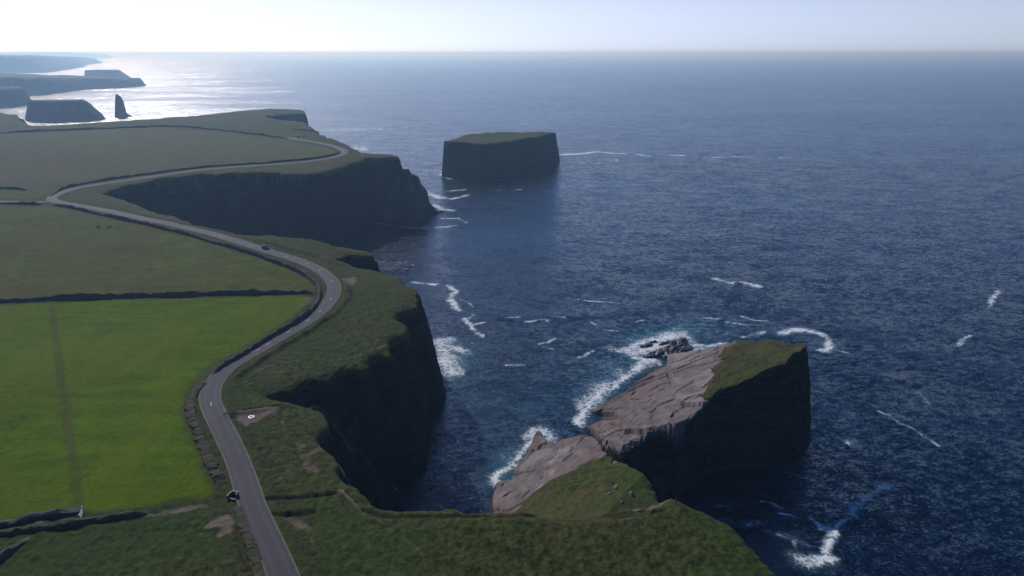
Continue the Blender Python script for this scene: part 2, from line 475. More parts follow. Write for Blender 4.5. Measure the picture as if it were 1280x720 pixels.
# ------------------------------------------------------------------ node helpers / materials
class N:
    def __init__(self, name):
        self.m = bpy.data.materials.new(name); self.m.use_nodes = True
        self.t = self.m.node_tree; self.t.nodes.clear()
        self.out = self.t.nodes.new('ShaderNodeOutputMaterial')

    def n(self, typ, **kw):
        nd = self.t.nodes.new(typ)
        for k, v in kw.items():
            if k in nd.inputs:
                self.set(nd.inputs[k], v)
            else:
                setattr(nd, k, v)
        return nd

    def set(self, inp, v):
        if hasattr(v, 'is_output') or isinstance(v, bpy.types.NodeSocket):
            self.t.links.new(v, inp)
        else:
            inp.default_value = v

    def math(self, op, a, b=0.0, c=None, clamp=False):
        nd = self.t.nodes.new('ShaderNodeMath'); nd.operation = op; nd.use_clamp = clamp
        self.set(nd.inputs[0], a); self.set(nd.inputs[1], b)
        if c is not None: self.set(nd.inputs[2], c)
        return nd.outputs[0]

    def mix(self, f, a, b):
        nd = self.t.nodes.new('ShaderNodeMix'); nd.data_type = 'RGBA'
        self.set(nd.inputs['Factor'], f)
        for k, v in ((6, a), (7, b)):
            self.set(nd.inputs[k], v if not isinstance(v, tuple) else (v + (1,))[:4])
        return nd.outputs[2]

    def ramp(self, f, a, b):
        nd = self.t.nodes.new('ShaderNodeMapRange'); nd.interpolation_type = 'SMOOTHSTEP'
        self.set(nd.inputs[0], f); nd.inputs[1].default_value = a; nd.inputs[2].default_value = b
        return nd.outputs[0]

    def pos(self, scale=(1, 1, 1), rz=0.0):
        g = self.t.nodes.new('ShaderNodeNewGeometry')
        mp = self.t.nodes.new('ShaderNodeMapping')
        mp.inputs['Scale'].default_value = scale
        mp.inputs['Rotation'].default_value = (0, 0, rz)
        self.t.links.new(g.outputs['Position'], mp.inputs['Vector'])
        return mp.outputs[0]

    def noise(self, vec, wl, detail=4, rough=0.55, dist=0.0):
        nd = self.t.nodes.new('ShaderNodeTexNoise')
        self.t.links.new(vec, nd.inputs['Vector'])
        nd.inputs['Scale'].default_value = 1.0 / wl
        nd.inputs['Detail'].default_value = detail
        nd.inputs['Roughness'].default_value = rough
        nd.inputs['Distortion'].default_value = dist
        return nd.outputs['Fac']

    def attr(self, name):
        a = self.t.nodes.new('ShaderNodeAttribute'); a.attribute_name = name
        s = self.t.nodes.new('ShaderNodeSeparateColor')
        self.t.links.new(a.outputs['Color'], s.inputs[0])
        return s.outputs[0], s.outputs[1], s.outputs[2], a.outputs['Alpha']

    def bump(self, h, dist, strength=1.0, normal=None):
        b = self.t.nodes.new('ShaderNodeBump')
        self.t.links.new(h, b.inputs['Height'])
        b.inputs['Distance'].default_value = dist; b.inputs['Strength'].default_value = strength
        if normal is not None:
            self.t.links.new(normal, b.inputs['Normal'])
        return b.outputs[0]

    def bsdf(self, color, rough=0.8, normal=None, spec=0.3, ior=None):
        b = self.t.nodes.new('ShaderNodeBsdfPrincipled')
        self.set(b.inputs['Base Color'], color if not isinstance(color, tuple) else (color + (1,))[:4])
        self.set(b.inputs['Roughness'], rough)
        b.inputs['Specular IOR Level'].default_value = spec
        if ior: b.inputs['IOR'].default_value = ior
        if normal is not None: self.t.links.new(normal, b.inputs['Normal'])
        return b

    def done(self, sh):
        self.t.links.new(sh if isinstance(sh, bpy.types.NodeSocket) else sh.outputs[0], self.out.inputs['Surface'])
        return self.m


def simple(name, col, rough=0.7, wl=0.4, var=0.35, bump=0.02, spec=0.3, metal=0.0):
    n = N(name)
    p = n.pos()
    f = n.noise(p, wl, 4)
    c = n.mix(f, tuple(v * (1 - var) for v in col), tuple(v * (1 + var) for v in col))
    b = n.bsdf(c, rough, n.bump(n.noise(p, wl * .5, 3), bump), spec)
    b.inputs['Metallic'].default_value = metal
    return n.done(b)


def land_material():
    n = N('land')
    p = n.pos()
    rock, slab, pale, path = n.attr('mask_a')
    field, upper, dry, groove = n.attr('mask_b')
    inf, verge, _, _ = n.attr('mask_c')
    fine = n.noise(p, 1.1, 6, 0.75)
    mid = n.noise(p, 5.0, 5, 0.6)
    big = n.noise(p, 38, 4, 0.55)
    streak = n.noise(n.pos((1.0, 0.45, 1.0), 0.7), 1.3, 6, 0.7)
    # rough cliff-top grass: dark tussocks, ochre dead grass
    f1 = n.ramp(n.math('ADD', n.math('MULTIPLY', fine, 0.5), n.math('MULTIPLY', streak, 0.5)), 0.36, 0.64)
    g = n.mix(f1, (0.0111, 0.0166, 0.0046), (0.0610, 0.0721, 0.0194))
    och = n.mix(fine, (0.0416, 0.0333, 0.0139), (0.0971, 0.0759, 0.0333))
    g = n.mix(n.math('MULTIPLY', n.ramp(n.math('ADD', n.math('MULTIPLY', mid, 0.6), n.math('MULTIPLY', dry, 0.4)), 0.42, 0.68), 0.6), g, och)
    lush = n.mix(fine, (0.0130, 0.0278, 0.0055), (0.0407, 0.0703, 0.0158))
    g = n.mix(n.math('MULTIPLY', n.ramp(big, 0.46, 0.62), 0.6), g, lush)
    # olive pasture
    up = n.mix(n.ramp(mid, 0.3, 0.7), (0.0500, 0.0612, 0.0066), (0.0844, 0.1047, 0.0109))
    up = n.mix(n.ramp(big, 0.4, 0.65), up, (0.0704, 0.0644, 0.0153))
    up = n.mix(n.math('MULTIPLY', fine, 0.3), up, (0.0172, 0.0225, 0.0043))
    up = n.mix(n.math('MULTIPLY', n.ramp(n.noise(p, 3.0, 3, 0.6), 0.56, 0.7), 0.5), up, (0.0204, 0.0258, 0.0055))
    up = n.mix(n.math('MULTIPLY', n.ramp(n.noise(n.pos((0.35, 1.0, 1.0), 0.2), 22, 4, 0.6), 0.5, 0.66), 0.5), up, (0.0352, 0.0354, 0.0098))
    g = n.mix(upper, g, up)
    # inland pasture, browner
    il = n.mix(n.ramp(n.noise(p, 110, 4, 0.55), 0.42, 0.6), (0.0597, 0.0829, 0.0174), (0.0862, 0.0629, 0.0348))
    il = n.mix(n.ramp(mid, 0.3, 0.7), il, (0.0480, 0.0547, 0.0183))
    g = n.mix(n.math('MULTIPLY', inf, 0.9), g, il)
    # bright mown field
    fw = n.noise(n.pos((0.25, 1.0, 1.0), 0.08), 4.0, 4, 0.6)
    fd = n.mix(n.ramp(fw, 0.3, 0.7), (0.0409, 0.0782, 0.0002), (0.0739, 0.1225, 0.0005))
    fd = n.mix(n.ramp(big, 0.35, 0.65), fd, (0.0680, 0.0998, 0.0006))
    fd = n.mix(n.math('MULTIPLY', n.ramp(fine, 0.42, 0.72), 0.5), fd, (0.0105, 0.0231, 0.0014))
    tuft = n.ramp(n.noise(p, 2.3, 3, 0.6), 0.60, 0.72)
    fd = n.mix(n.math('MULTIPLY', tuft, 0.55), fd, (0.0129, 0.0286, 0.0018))
    fd = n.mix(n.math('MULTIPLY', n.ramp(n.noise(n.pos((1.0, 0.3, 1.0), 0.35), 16, 4, 0.6), 0.50, 0.66), 0.45), fd, (0.0914, 0.1270, 0.0008))
    g = n.mix(field, g, fd)
    # weedy verge
    vg = n.mix(n.ramp(n.noise(p, 0.7, 4, 0.7), 0.35, 0.65), (0.0080, 0.0088, 0.0032), (0.0600, 0.0512, 0.0264))
    g = n.mix(n.math('MULTIPLY', verge, 0.7), g, vg)
    earth = n.mix(n.noise(p, 0.8, 4, 0.7), (0.0760, 0.0560, 0.0432), (0.2000, 0.1520, 0.1240))
    g = n.mix(n.ramp(n.math('ADD', path, n.math('ADD', n.math('MULTIPLY', n.math('SUBTRACT', fine, 0.5), 1.1), n.math('MULTIPLY', n.math('SUBTRACT', mid, 0.5), 1.2))), 0.28, 0.95), g, earth)
    g = n.mix(n.math('MULTIPLY', groove, 0.55), g, (0.0176, 0.0160, 0.0096))
    # cliff rock: thin dark beds
    strat = n.noise(n.pos((0.10, 0.10, 1.0)), 1.1, 4, 0.6)
    crk = n.noise(n.pos((1.0, 1.0, 0.25)), 2.5, 5, 0.65)
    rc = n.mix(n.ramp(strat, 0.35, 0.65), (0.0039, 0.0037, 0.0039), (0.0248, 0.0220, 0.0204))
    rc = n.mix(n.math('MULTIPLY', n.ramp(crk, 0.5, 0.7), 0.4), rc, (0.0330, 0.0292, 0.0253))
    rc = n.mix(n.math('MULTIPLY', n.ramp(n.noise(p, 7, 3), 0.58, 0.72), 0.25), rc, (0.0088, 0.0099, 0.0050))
    # bedding plane slab
    sw = n.noise(n.pos((1.0, 0.22, 1.0), -0.87), 2.4, 5, 0.62)
    sc = n.mix(n.ramp(sw, 0.3, 0.7), (0.092, 0.077, 0.076), (0.165, 0.140, 0.134))
    sc = n.mix(n.math('MULTIPLY', n.ramp(n.noise(p, 9, 4, 0.6), 0.5, 0.68), 0.5), sc, (0.078, 0.062, 0.060))
    sc = n.mix(n.math('MULTIPLY', n.ramp(fine, 0.6, 0.8), 0.4), sc, (0.045, 0.040, 0.039))
    gz = n.t.nodes.new('ShaderNodeNewGeometry'); sz_ = n.t.nodes.new('ShaderNodeSeparateXYZ'); n.t.links.new(gz.outputs['Position'], sz_.inputs[0])
    wet = n.ramp(n.math('ADD', sz_.outputs[2], n.math('MULTIPLY', n.noise(p, 4.0, 4, 0.6), 5.0)), 6.0, 3.0)
    sc = n.mix(n.math('MULTIPLY', wet, 0.75), sc, (0.045, 0.036, 0.035))
    sc = n.mix(n.math('MULTIPLY', n.ramp(n.noise(p, 17, 4, 0.6), 0.45, 0.6), 0.5), sc, (0.125, 0.092, 0.082))
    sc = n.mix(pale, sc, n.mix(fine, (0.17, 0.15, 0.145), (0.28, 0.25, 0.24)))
    rc = n.mix(slab, rc, sc)
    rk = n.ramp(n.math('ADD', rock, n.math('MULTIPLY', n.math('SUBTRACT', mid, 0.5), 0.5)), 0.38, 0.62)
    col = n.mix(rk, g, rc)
    hb = n.math('ADD', n.math('MULTIPLY', n.noise(p, 0.8, 4, 0.65), n.math('SUBTRACT', 0.30, n.math('MULTIPLY', field, 0.17))), n.math('MULTIPLY', n.noise(p, 3.0, 4, 0.6), 0.3))
    hr = n.math('ADD', n.math('MULTIPLY', strat, n.math('SUBTRACT', 1.0, n.math('MULTIPLY', slab, 0.95))), n.math('MULTIPLY', crk, n.math('SUBTRACT', 0.8, n.math('MULTIPLY', slab, 0.70))))
    hmix = n.t.nodes.new('ShaderNodeMix'); hmix.data_type = 'FLOAT'
    n.set(hmix.inputs['Factor'], rk); n.set(hmix.inputs[2], hb); n.set(hmix.inputs[3], hr)
    nm = n.bump(hmix.outputs[0], 0.9)
    return n.done(n.bsdf(col, 0.9, nm, 0.04))


LAND = land_material()
M_WALL = simple('dark_stone', (0.050, 0.046, 0.038), 0.9, 0.7, 0.75, 0.15)
M_BANK = simple('overgrown_bank', (0.042, 0.039, 0.017), 0.95, 0.9, 0.85, 0.35)
M_CONC = simple('pale_coping', (0.22, 0.20, 0.185), 0.85, 0.4, 0.25, 0.03)
M_BOULDER = simple('boulder_stone', (0.15, 0.13, 0.11), 0.9, 0.5, 0.4, 0.1)
M_DARKROCK = simple('wet_rock', (0.06, 0.052, 0.05), 0.45, 1.2, 0.5, 0.25, 0.5)
M_POST = simple('weathered_wood', (0.05, 0.042, 0.035), 0.85, 0.2, 0.3, 0.02)
M_METAL = simple('galvanised_metal', (0.38, 0.38, 0.37), 0.45, 0.3, 0.15, 0.0, 0.5, 0.4)
M_PAINT = simple('white_road_paint', (0.24, 0.235, 0.23), 0.7, 0.3, 0.3, 0.0)
M_WHITE = simple('white_paint', (0.75, 0.75, 0.73), 0.6, 0.4, 0.1, 0.0)
M_HIDE = simple('dark_hide', (0.018, 0.015, 0.013), 0.7, 0.3, 0.3, 0.0)
M_CARP = simple('car_paint', (0.035, 0.037, 0.045), 0.25, 3.0, 0.1, 0.0, 0.5)
M_GLASS = simple('car_glass', (0.02, 0.022, 0.025), 0.08, 3.0, 0.1, 0.0, 0.8)
M_TYRE = simple('tyre_rubber', (0.015, 0.015, 0.016), 0.85, 0.2, 0.2, 0.0)
M_RIM = simple('wheel_rim', (0.35, 0.35, 0.36), 0.35, 0.3, 0.1, 0.0, 0.5, 0.8)
M_LAMP = simple('lamp_glass', (0.55, 0.55, 0.55), 0.15, 0.3, 0.1, 0.0, 0.6)
M_LAMPR = simple('tail_lamp_glass', (0.25, 0.012, 0.01), 0.2, 0.3, 0.1, 0.0, 0.6)


def asphalt():
    n = N('asphalt')
    p = n.pos()
    u, _, _, _ = n.attr('across')
    tr = n.math('ABSOLUTE', n.math('SUBTRACT', n.math('ABSOLUTE', n.math('SUBTRACT', u, 0.5)), 0.23))
    trk = n.ramp(tr, 0.11, 0.02)
    edge = n.ramp(n.math('ADD', n.math('ABSOLUTE', n.math('SUBTRACT', u, 0.5)), n.math('MULTIPLY', n.noise(p, 1.4, 5, .65), 0.24)), 0.52, 0.60)
    c = n.mix(n.noise(p, 0.5, 5, 0.7), (0.033, 0.0305, 0.037), (0.054, 0.0505, 0.060))
    c = n.mix(n.math('MULTIPLY', trk, 0.45), c, (0.070, 0.067, 0.078))
    c = n.mix(n.math('MULTIPLY', n.ramp(n.noise(p, 11, 3), 0.5, 0.62), 0.4), c, (0.036, 0.034, 0.040))
    c = n.mix(edge, c, n.mix(n.noise(p, 0.5, 3), (0.06, 0.055, 0.03), (0.15, 0.13, 0.10)))
    return n.done(n.bsdf(c, 0.85, n.bump(n.noise(p, 0.2, 3), 0.02), 0.25))


ASPHALT = asphalt()


def water_material():
    n = N('sea_water')
    foam, turq, lace, _ = n.attr('foam')
    p = n.pos()
    pw = n.pos((1.0, 1.9, 1.0), 0.35)          # crests lie across the wind
    pw2 = n.pos((1.0, 1.6, 1.0), -0.25)
    gust = n.noise(n.pos((0.35, 1.0, 1.0), 0.2), 190, 5, 0.6)
    def ncol(vec, wl, detail, rough):
        nd = n.t.nodes.new('ShaderNodeTexNoise'); n.t.links.new(vec, nd.inputs['Vector'])
        nd.inputs['Scale'].default_value = 1.0 / wl; nd.inputs['Detail'].default_value = detail; nd.inputs['Roughness'].default_value = rough
        return nd.outputs['Color']

    def vmath(op, a, b, c=None):
        nd = n.t.nodes.new('ShaderNodeVectorMath'); nd.operation = op
        for i, v in enumerate((a, b, c)):
            if v is not None: n.set(nd.inputs[i], v)
        return nd.outputs[0]
    # wave slopes at three scales make the facet normal
    sl = None
    for vec, wl, de, ro, am in ((pw, 21.0, 2, 0.5, WAVE[0]), (pw2, 3.2, 4, 0.6, WAVE[1]), (pw, 0.8, 3, 0.6, WAVE[2])):
        c = vmath('MULTIPLY', vmath('SUBTRACT', ncol(vec, wl, de, ro), (0.5, 0.5, 0.5)), (am * 0.85, am * 1.15, 0.0))
        sl = c if sl is None else vmath('ADD', sl, c)
    amp = n.math('ADD', 0.55, n.math('MULTIPLY', n.ramp(gust, 0.34, 0.66), 0.8))
    cmb = n.t.nodes.new('ShaderNodeCombineXYZ')
    for i in range(3): n.set(cmb.inputs[i], amp)
    nm = vmath('NORMALIZE', vmath('ADD', vmath('MULTIPLY', sl, cmb.outputs[0]), (0.0, 0.0, 1.0)), None)
    deep = n.mix(n.ramp(gust, 0.35, 0.65), (0.0003, 0.0026, 0.0095), (0.0005, 0.0040, 0.0135))
    col = n.mix(n.math('MULTIPLY', turq, 0.8), deep, (0.018, 0.085, 0.115))
    b = n.bsdf(col, 0.23, nm, 0.5, 1.42)
    # foam: lacy cells broken by noise
    vo = n.t.nodes.new('ShaderNodeTexVoronoi'); vo.feature = 'DISTANCE_TO_EDGE'
    wv = n.t.nodes.new('ShaderNodeTexNoise'); wv.inputs['Scale'].default_value = 0.35; wv.inputs['Detail'].default_value = 3
    n.t.links.new(p, wv.inputs['Vector'])
    va = n.t.nodes.new('ShaderNodeVectorMath'); va.operation = 'MULTIPLY_ADD'
    n.t.links.new(wv.outputs['Color'], va.inputs[0]); va.inputs[1].default_value = (3.0, 3.0, 0); n.t.links.new(p, va.inputs[2])
    n.t.links.new(va.outputs[0], vo.inputs['Vector']); vo.inputs['Scale'].default_value = 0.55
    cell = n.ramp(vo.outputs['Distance'], 0.32, 0.0)
    fn = n.noise(va.outputs[0], 2.6, 6, 0.72)
    fl = n.noise(p, 9.0, 4, 0.6)
    pat = n.math('ADD', n.math('ADD', n.math('MULTIPLY', fn, 0.55), n.math('MULTIPLY', fl, 0.42)), n.math('MULTIPLY', cell, 0.22))
    ff = n.math('ADD', foam, n.math('MULTIPLY', n.math('SUBTRACT', pat, 0.58), 2.5))
    mask = n.math('MULTIPLY', n.ramp(ff, 0.30, 1.25), n.ramp(foam, 0.03, 0.45))
    milky = n.math('MULTIPLY', n.ramp(foam, 0.02, 0.85), 0.5)
    # scattered whitecaps
    wc = n.noise(n.pos((0.45, 1.0, 1.0), 0.15), 7.5, 5, 0.62)
    wc2 = n.noise(p, 95, 2, 0.5)
    caps = n.math('MULTIPLY', n.ramp(wc, 0.735, 0.80), n.ramp(wc2, 0.50, 0.68))
    mask = n.math('MAXIMUM', mask, n.math('MULTIPLY', caps, 0.7))
    fcol = n.mix(fn, (0.52, 0.55, 0.57), (0.80, 0.80, 0.80))
    fb = n.bsdf(fcol, 0.9, n.bump(pat, 0.5), 0.1)
    mk = n.bsdf((0.16, 0.27, 0.31), 0.4, nm, 0.4)
    m1 = n.t.nodes.new('ShaderNodeMixShader'); n.set(m1.inputs[0], milky)
    n.t.links.new(b.outputs[0], m1.inputs[1]); n.t.links.new(mk.outputs[0], m1.inputs[2])
    m2 = n.t.nodes.new('ShaderNodeMixShader'); n.set(m2.inputs[0], mask)
    n.t.links.new(m1.outputs[0], m2.inputs[1]); n.t.links.new(fb.outputs[0], m2.inputs[2])
    return n.done(m2)


WAVE = (0.36, 0.90, 1.35)
WATER = water_material()

# ------------------------------------------------------------------ mainland
def steps(segs):
    out = []
    for a, b, s in segs:
        k = max(1, int(round((b - a) / s)))
        out += list(a + (b - a) * np.arange(k) / k)
    out.append(segs[-1][1])
    return np.array(out)


def pack(at, *names):
    cols = [at[k].ravel() if isinstance(k, str) and k in at else np.zeros(at['rock'].size) for k in names]
    return np.stack(cols, -1)


def land_colors(at):
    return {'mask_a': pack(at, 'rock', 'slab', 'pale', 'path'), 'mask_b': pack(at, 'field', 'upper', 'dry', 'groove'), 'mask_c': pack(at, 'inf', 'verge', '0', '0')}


def fmean(a):
    return 0.25 * (a[:-1, :-1] + a[1:, :-1] + a[:-1, 1:] + a[1:, 1:])


ang = np.radians(np.concatenate([np.arange(-80, -42, 1.0), np.arange(-42, 43, 0.085), np.arange(43, 70, 1.0)]))
rad = steps([(50, 85, 1.0), (85, 210, 0.36), (210, 310, 0.6), (310, 600, 1.25), (600, 1000, 2.6), (1000, 1800, 16)])
A, Rr = np.meshgrid(ang, rad)
X = Rr * np.sin(A); Y = Rr * np.cos(A)
Z = np.full(X.shape, -5.0)
ATT = None
CH = 200000
fx, fy = X.ravel(), Y.ravel()
zs = np.empty(fx.shape); parts = {}
for i in range(0, fx.size, CH):
    z, at = land(fx[i:i + CH], fy[i:i + CH])
    zs[i:i + CH] = z
    for k, v in at.items():
        parts.setdefault(k, np.empty(fx.shape))[i:i + CH] = v
Z = np.maximum(zs.reshape(X.shape), -2.5)
AT = {k: v.reshape(X.shape) for k, v in parts.items()}
LC = land_colors(AT)
above = np.maximum.reduce([Z[:-1, :-1], Z[1:, :-1], Z[:-1, 1:], Z[1:, 1:]]) > -1.4
c_rock = fmean(AT['rock']) > 0.5
c_slab = c_rock & (fmean(AT['slab']) > 0.7)
c_path = (fmean(AT['path']) > 0.55) & ~c_rock
c_field = (fmean(AT['fieldcls']) > 0.5) & ~c_rock & ~c_path
c_up = (fmean(AT['upper']) > 0.5) & ~c_rock & ~c_path & ~c_field
c_in = (fmean(AT['inf']) > 0.5) & ~c_rock & ~c_path & ~c_field & ~c_up
rest = ~(c_rock | c_path | c_field | c_up | c_in)
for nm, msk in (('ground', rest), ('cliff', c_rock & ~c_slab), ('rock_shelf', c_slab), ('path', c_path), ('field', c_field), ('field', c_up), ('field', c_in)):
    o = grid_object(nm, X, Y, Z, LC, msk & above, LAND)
    tag(o, kind='structure')

# ------------------------------------------------------------------ stacks and far headlands, each a thing of its own
def add_stack(name, label, cat, outline, topfn, res, k=6.0, warp=1.0, wl=10, kfn=None, grass=None, slabfn=None, pad=14, kind=None, cap_name='grass_cap', gcol='dry', extra=None, group=None):
    xs = [p[0] for p in outline]; ys = [p[1] for p in outline]
    gx = np.arange(min(xs) - pad, max(xs) + pad, res); gy = np.arange(min(ys) - pad, max(ys) + pad, res)
    X, Y = np.meshgrid(gx, gy)
    wx = X + warp * fbm(X, Y, wl, 4, 1); wy = Y + warp * fbm(X, Y, wl, 4, 3)
    d = sdist(outline, wx, wy)
    top = topfn(X, Y)
    kk = kfn(X, Y) if kfn else k * (1 + 0.35 * fbm(X, Y, wl * 2, 2, 6))
    t = np.maximum(0, -d)
    drop = cliff_drop(t, kk, X, Y)
    z = top - drop
    rock = sstep(0.6, 1.8, drop + 1.0 * fbm(X, Y, wl * .4, 3, 9)) * sstep(0.0, 0.2 * res, t)
    zero = np.zeros(X.shape)
    at = dict(rock=rock, slab=zero, pale=zero, path=zero, field=zero, upper=zero, dry=np.clip(0.5 + fbm(X, Y, wl * 2, 2, 4), 0, 1), groove=zero, inf=zero + (0.6 if grass is None else 0), verge=zero)
    if extra:
        z, at = extra(X, Y, z, d, at)
    if grass is not None:
        gm = poly_mask(grass, X + 5.5 * fbm(X, Y, 6, 5, 7, 0.65), Y + 5.5 * fbm(X, Y, 6, 5, 8, 0.65), 0.6)
        at['verge'] = 0.75 * gm * sstep(-0.25, 0.3, fbm(X, Y, 7, 4, 2))
        z = z + gm * (0.6 + 0.6 * fbm(X, Y, 2.2, 3, 2) + 0.9 * fbm(X, Y, 6, 2, 3)) * (d > -0.5)
        at['rock'] = np.maximum(1 - gm, sstep(0.12, 0.4, t + 0.25 * fbm(X, Y, 3, 3, 5))); at['dry'] = np.maximum(at['dry'], sstep(5.0, 1.0, np.abs(sdist(grass, X, Y)) + 2 * fbm(X, Y, 5, 3, 1))); at['slab'] = (1 - gm) * np.where(X < 47, sstep(-1.5, -0.4, d), sstep(-0.45, -0.15, d))
    z = np.maximum(z, -2.5)
    ab = np.maximum.reduce([z[:-1, :-1], z[1:, :-1], z[:-1, 1:], z[1:, 1:]]) > -1.4
    cr = fmean(at['rock']) > 0.5
    lc = land_colors(at)
    cx, cy = sum(xs) / len(xs), sum(ys) / len(ys)
    root = empty(name, (cx, cy, 0))
    tag(root, label, cat, group, kind)
    for nm, m in (('rock_body', cr), (cap_name, ~cr)):
        o = grid_object(nm, X - cx, Y - cy, z, lc, m & ab, LAND, root)
    return root, (X, Y, z)


# big tilted stack
B_OUT = PB([(733, 521), (738, 508), (757, 492), (770, 484), (790, 470), (806, 459), (824, 449), (845, 446), (880, 440), (908, 431)]) + \
    [(84, 224), (88, 208), (90, 197), (88, 190), (84, 186.5), (78, 181.5), (70, 177), (60, 175.5)] + PB([(886, 503), (870, 513), (862, 520), (842, 530), (815, 533), (795, 541), (778, 548), (760, 541), (745, 530)])
B_GRASS = [p for p in PB([(884, 500), (884, 484), (893, 466), (903, 450), (917, 434), (932, 423), (952, 419)])] + [(93, 216), (97, 200), (94, 187), (85, 181), (75, 175), (66, 171), (59, 171)]
B_STEP = PB([(834, 456), (838, 470), (845, 482), (843, 496), (850, 505), (868, 506), (890, 506), (1150, 500), (1150, 380), (834, 380)])
B_STEP2 = PB([(735, 515), (752, 512), (768, 512), (779, 520), (781, 534), (800, 536), (850, 534), (850, 580), (700, 580), (700, 515)])
B_BAND = PB([(757, 492), (772, 492), (786, 484), (800, 472), (815, 462), (834, 456), (834, 440), (740, 480)])
B_CRACKS = [PB(a) for a in ([(789, 498.5), (800, 498)], [(790, 493), (795, 487)], [(737, 516.5), (769, 514.5)], [(808, 468), (818, 463)], [(834, 466), (842, 478)], [(765, 522), (783, 525)],
                            [(846, 503), (856, 503.5), (866, 499), (880, 496)])]


def big_top(x, y):
    z = planeB(x, y) + (beds(x, y, 11.0) - 0.3) * (1 - poly_mask(B_GRASS, x, y, 1.0))
    cap = 31.0 + 0.03 * (x - 80) + 0.6 * fbm(x, y, 7, 3, 2)
    z = np.minimum(z, cap)
    z = z + 0.02 * fbm(x, y, 3, 3, 6) + 0.12 * fbm(x, y, 20, 2, 1)
    w = 0.5 * fbm(x, y, 3, 3, 4)
    z = z + 1.7 * poly_mask(B_STEP, x + w, y + w, 0.12) - 1.9 * poly_mask(B_STEP2, x + w, y + w, 0.12) - 0.7 * poly_mask(B_BAND, x + 2 * w, y + 2 * w, 0.15)
    for q in B_CRACKS:
        z = z - 1.0 * sstep(0.55, 0.15, line_dist(q, x + 0.5 * w, y + 0.5 * w, 3))
    return z


def big_k(x, y):
    # the lower front corner steps down in beds, the rest is sheer
    return np.where((x < 44) & (y < 195), 1.7 + 4 * sstep(38, 46, x), 8.0 + 2 * fbm(x, y, 14, 2, 6))


def big_extra(X, Y, z, d, at):
    at['pale'] = 0.45 * poly_mask(B_STEP, X, Y, 0.4) * sstep(0.62, 0.4, vn(X / 6, Y / 6, 3))
    # broken beds at the lower front corner
    m = (X < 47) & (d < 0.3)
    _, _, rb, _ = blocks(X + 0.4 * fbm(X, Y, 2, 2, 3), Y + 0.4 * fbm(X, Y, 2, 2, 6), 2.2, 3.0, 0.4, 4)
    zz = z + 1.9 * (rb - 0.5)
    fr = zz / 1.35 - np.floor(zz / 1.35)
    zq = 1.35 * (np.floor(zz / 1.35) + sstep(0.88, 1.0, fr))
    z = np.where(m, z + (zq - z) * sstep(48, 42, X), z)
    return z, at


big, BIGG = add_stack('sea_stack', 'large tilted sea stack with bare brown slab sloping left and a small grassy crest', 'sea stack', B_OUT, big_top, 0.25, warp=1.5, wl=8,
                      kfn=big_k, grass=B_GRASS, extra=big_extra)

# flat topped stack further out
C_OUT = [(-66, 678), (-58, 669), (-40, 664), (-30, 665), (-20, 672), (-5, 684), (15, 706), (36, 738), (45, 762), (40, 768), (-6, 768), (-44, 748), (-60, 705)]
add_stack('sea_stack', 'isolated flat-topped block of cliff with a thin green cap, in open water', 'sea stack', C_OUT,
          lambda x, y: 32.8 + 2.6 * fbm(x, y, 30, 5, 2) - 0.012 * (y - 700), 0.8, warp=5.5, wl=20, kfn=lambda x, y: 9.5 - 4 * sstep(20, 45, x) + 6 * fbm(x, y, 16, 3, 3))


def px_outline(front, depth_back):
    f = [P(a, b, 0) for a, b in front]
    bk = []
    for (x, y), dd in zip(reversed(f), depth_back if isinstance(depth_back, list) else [depth_back] * len(f)):
        r = math.hypot(x, y)
        bk.append((x * (r + dd) / r, y * (r + dd) / r))
    return f + bk


D_OUT = px_outline([(44, 151), (70, 151.5), (108, 150.5)], [50, 70, 55])
add_stack('sea_stack', 'dark flat-topped island in the sun glitter, left of the thin pinnacle', 'sea stack', D_OUT,
          lambda x, y: 33.5 + 1.8 * fbm(x, y, 40, 4, 2), 1.8, warp=7, wl=30, kfn=lambda x, y: np.where(x > -790, 1.25, 2.6) + 0.3 * fbm(x, y, 20, 2, 2), pad=45)

px_, py_ = P(150.5, 146.2, 0)
PIN = [(px_ - 7.5, py_ - 4), (px_ + 2, py_ - 5), (px_ + 5, py_), (px_ + 2, py_ + 6), (px_ - 7, py_ + 5)]
SPIKE = [(px_ - 7, py_), (px_ - 3, py_)]


def pin_extra(X, Y, z, d, at):
    # sheer on the left, concave on the right
    th = math.atan2(px_, py_); cu, su = math.cos(th), math.sin(th)
    u = (X - px_) * cu - (Y - py_) * su; v = np.abs((X - px_) * su + (Y - py_) * cu) + 1.4 * fbm(X, Y, 6, 3, 2)
    u = u + 0.5 * fbm(X, Y, 5, 3, 5) * sstep(-6, -2, u)
    prof = np.interp(u, [-10.2, -9.6, -5.5, -2, 0.5, 2.5, 6.5, 9.5, 10.3, 11.2, 13, 16, 20, 23], [-6, 0, 22, 40, 41.5, 40.5, 36.5, 29, 18, 8, 5, 3, 0, -3])
    z = prof - np.maximum(0, v - 3) * 5.0
    at['rock'] = np.ones(X.shape); at['inf'] = np.zeros(X.shape)
    return z, at


add_stack('sea_stack', 'tall thin pinnacle of rock standing alone in the bright water', 'sea stack', PIN, lambda x, y: 0 * x + 30.0, 0.45, warp=1, wl=8, extra=pin_extra, pad=24)

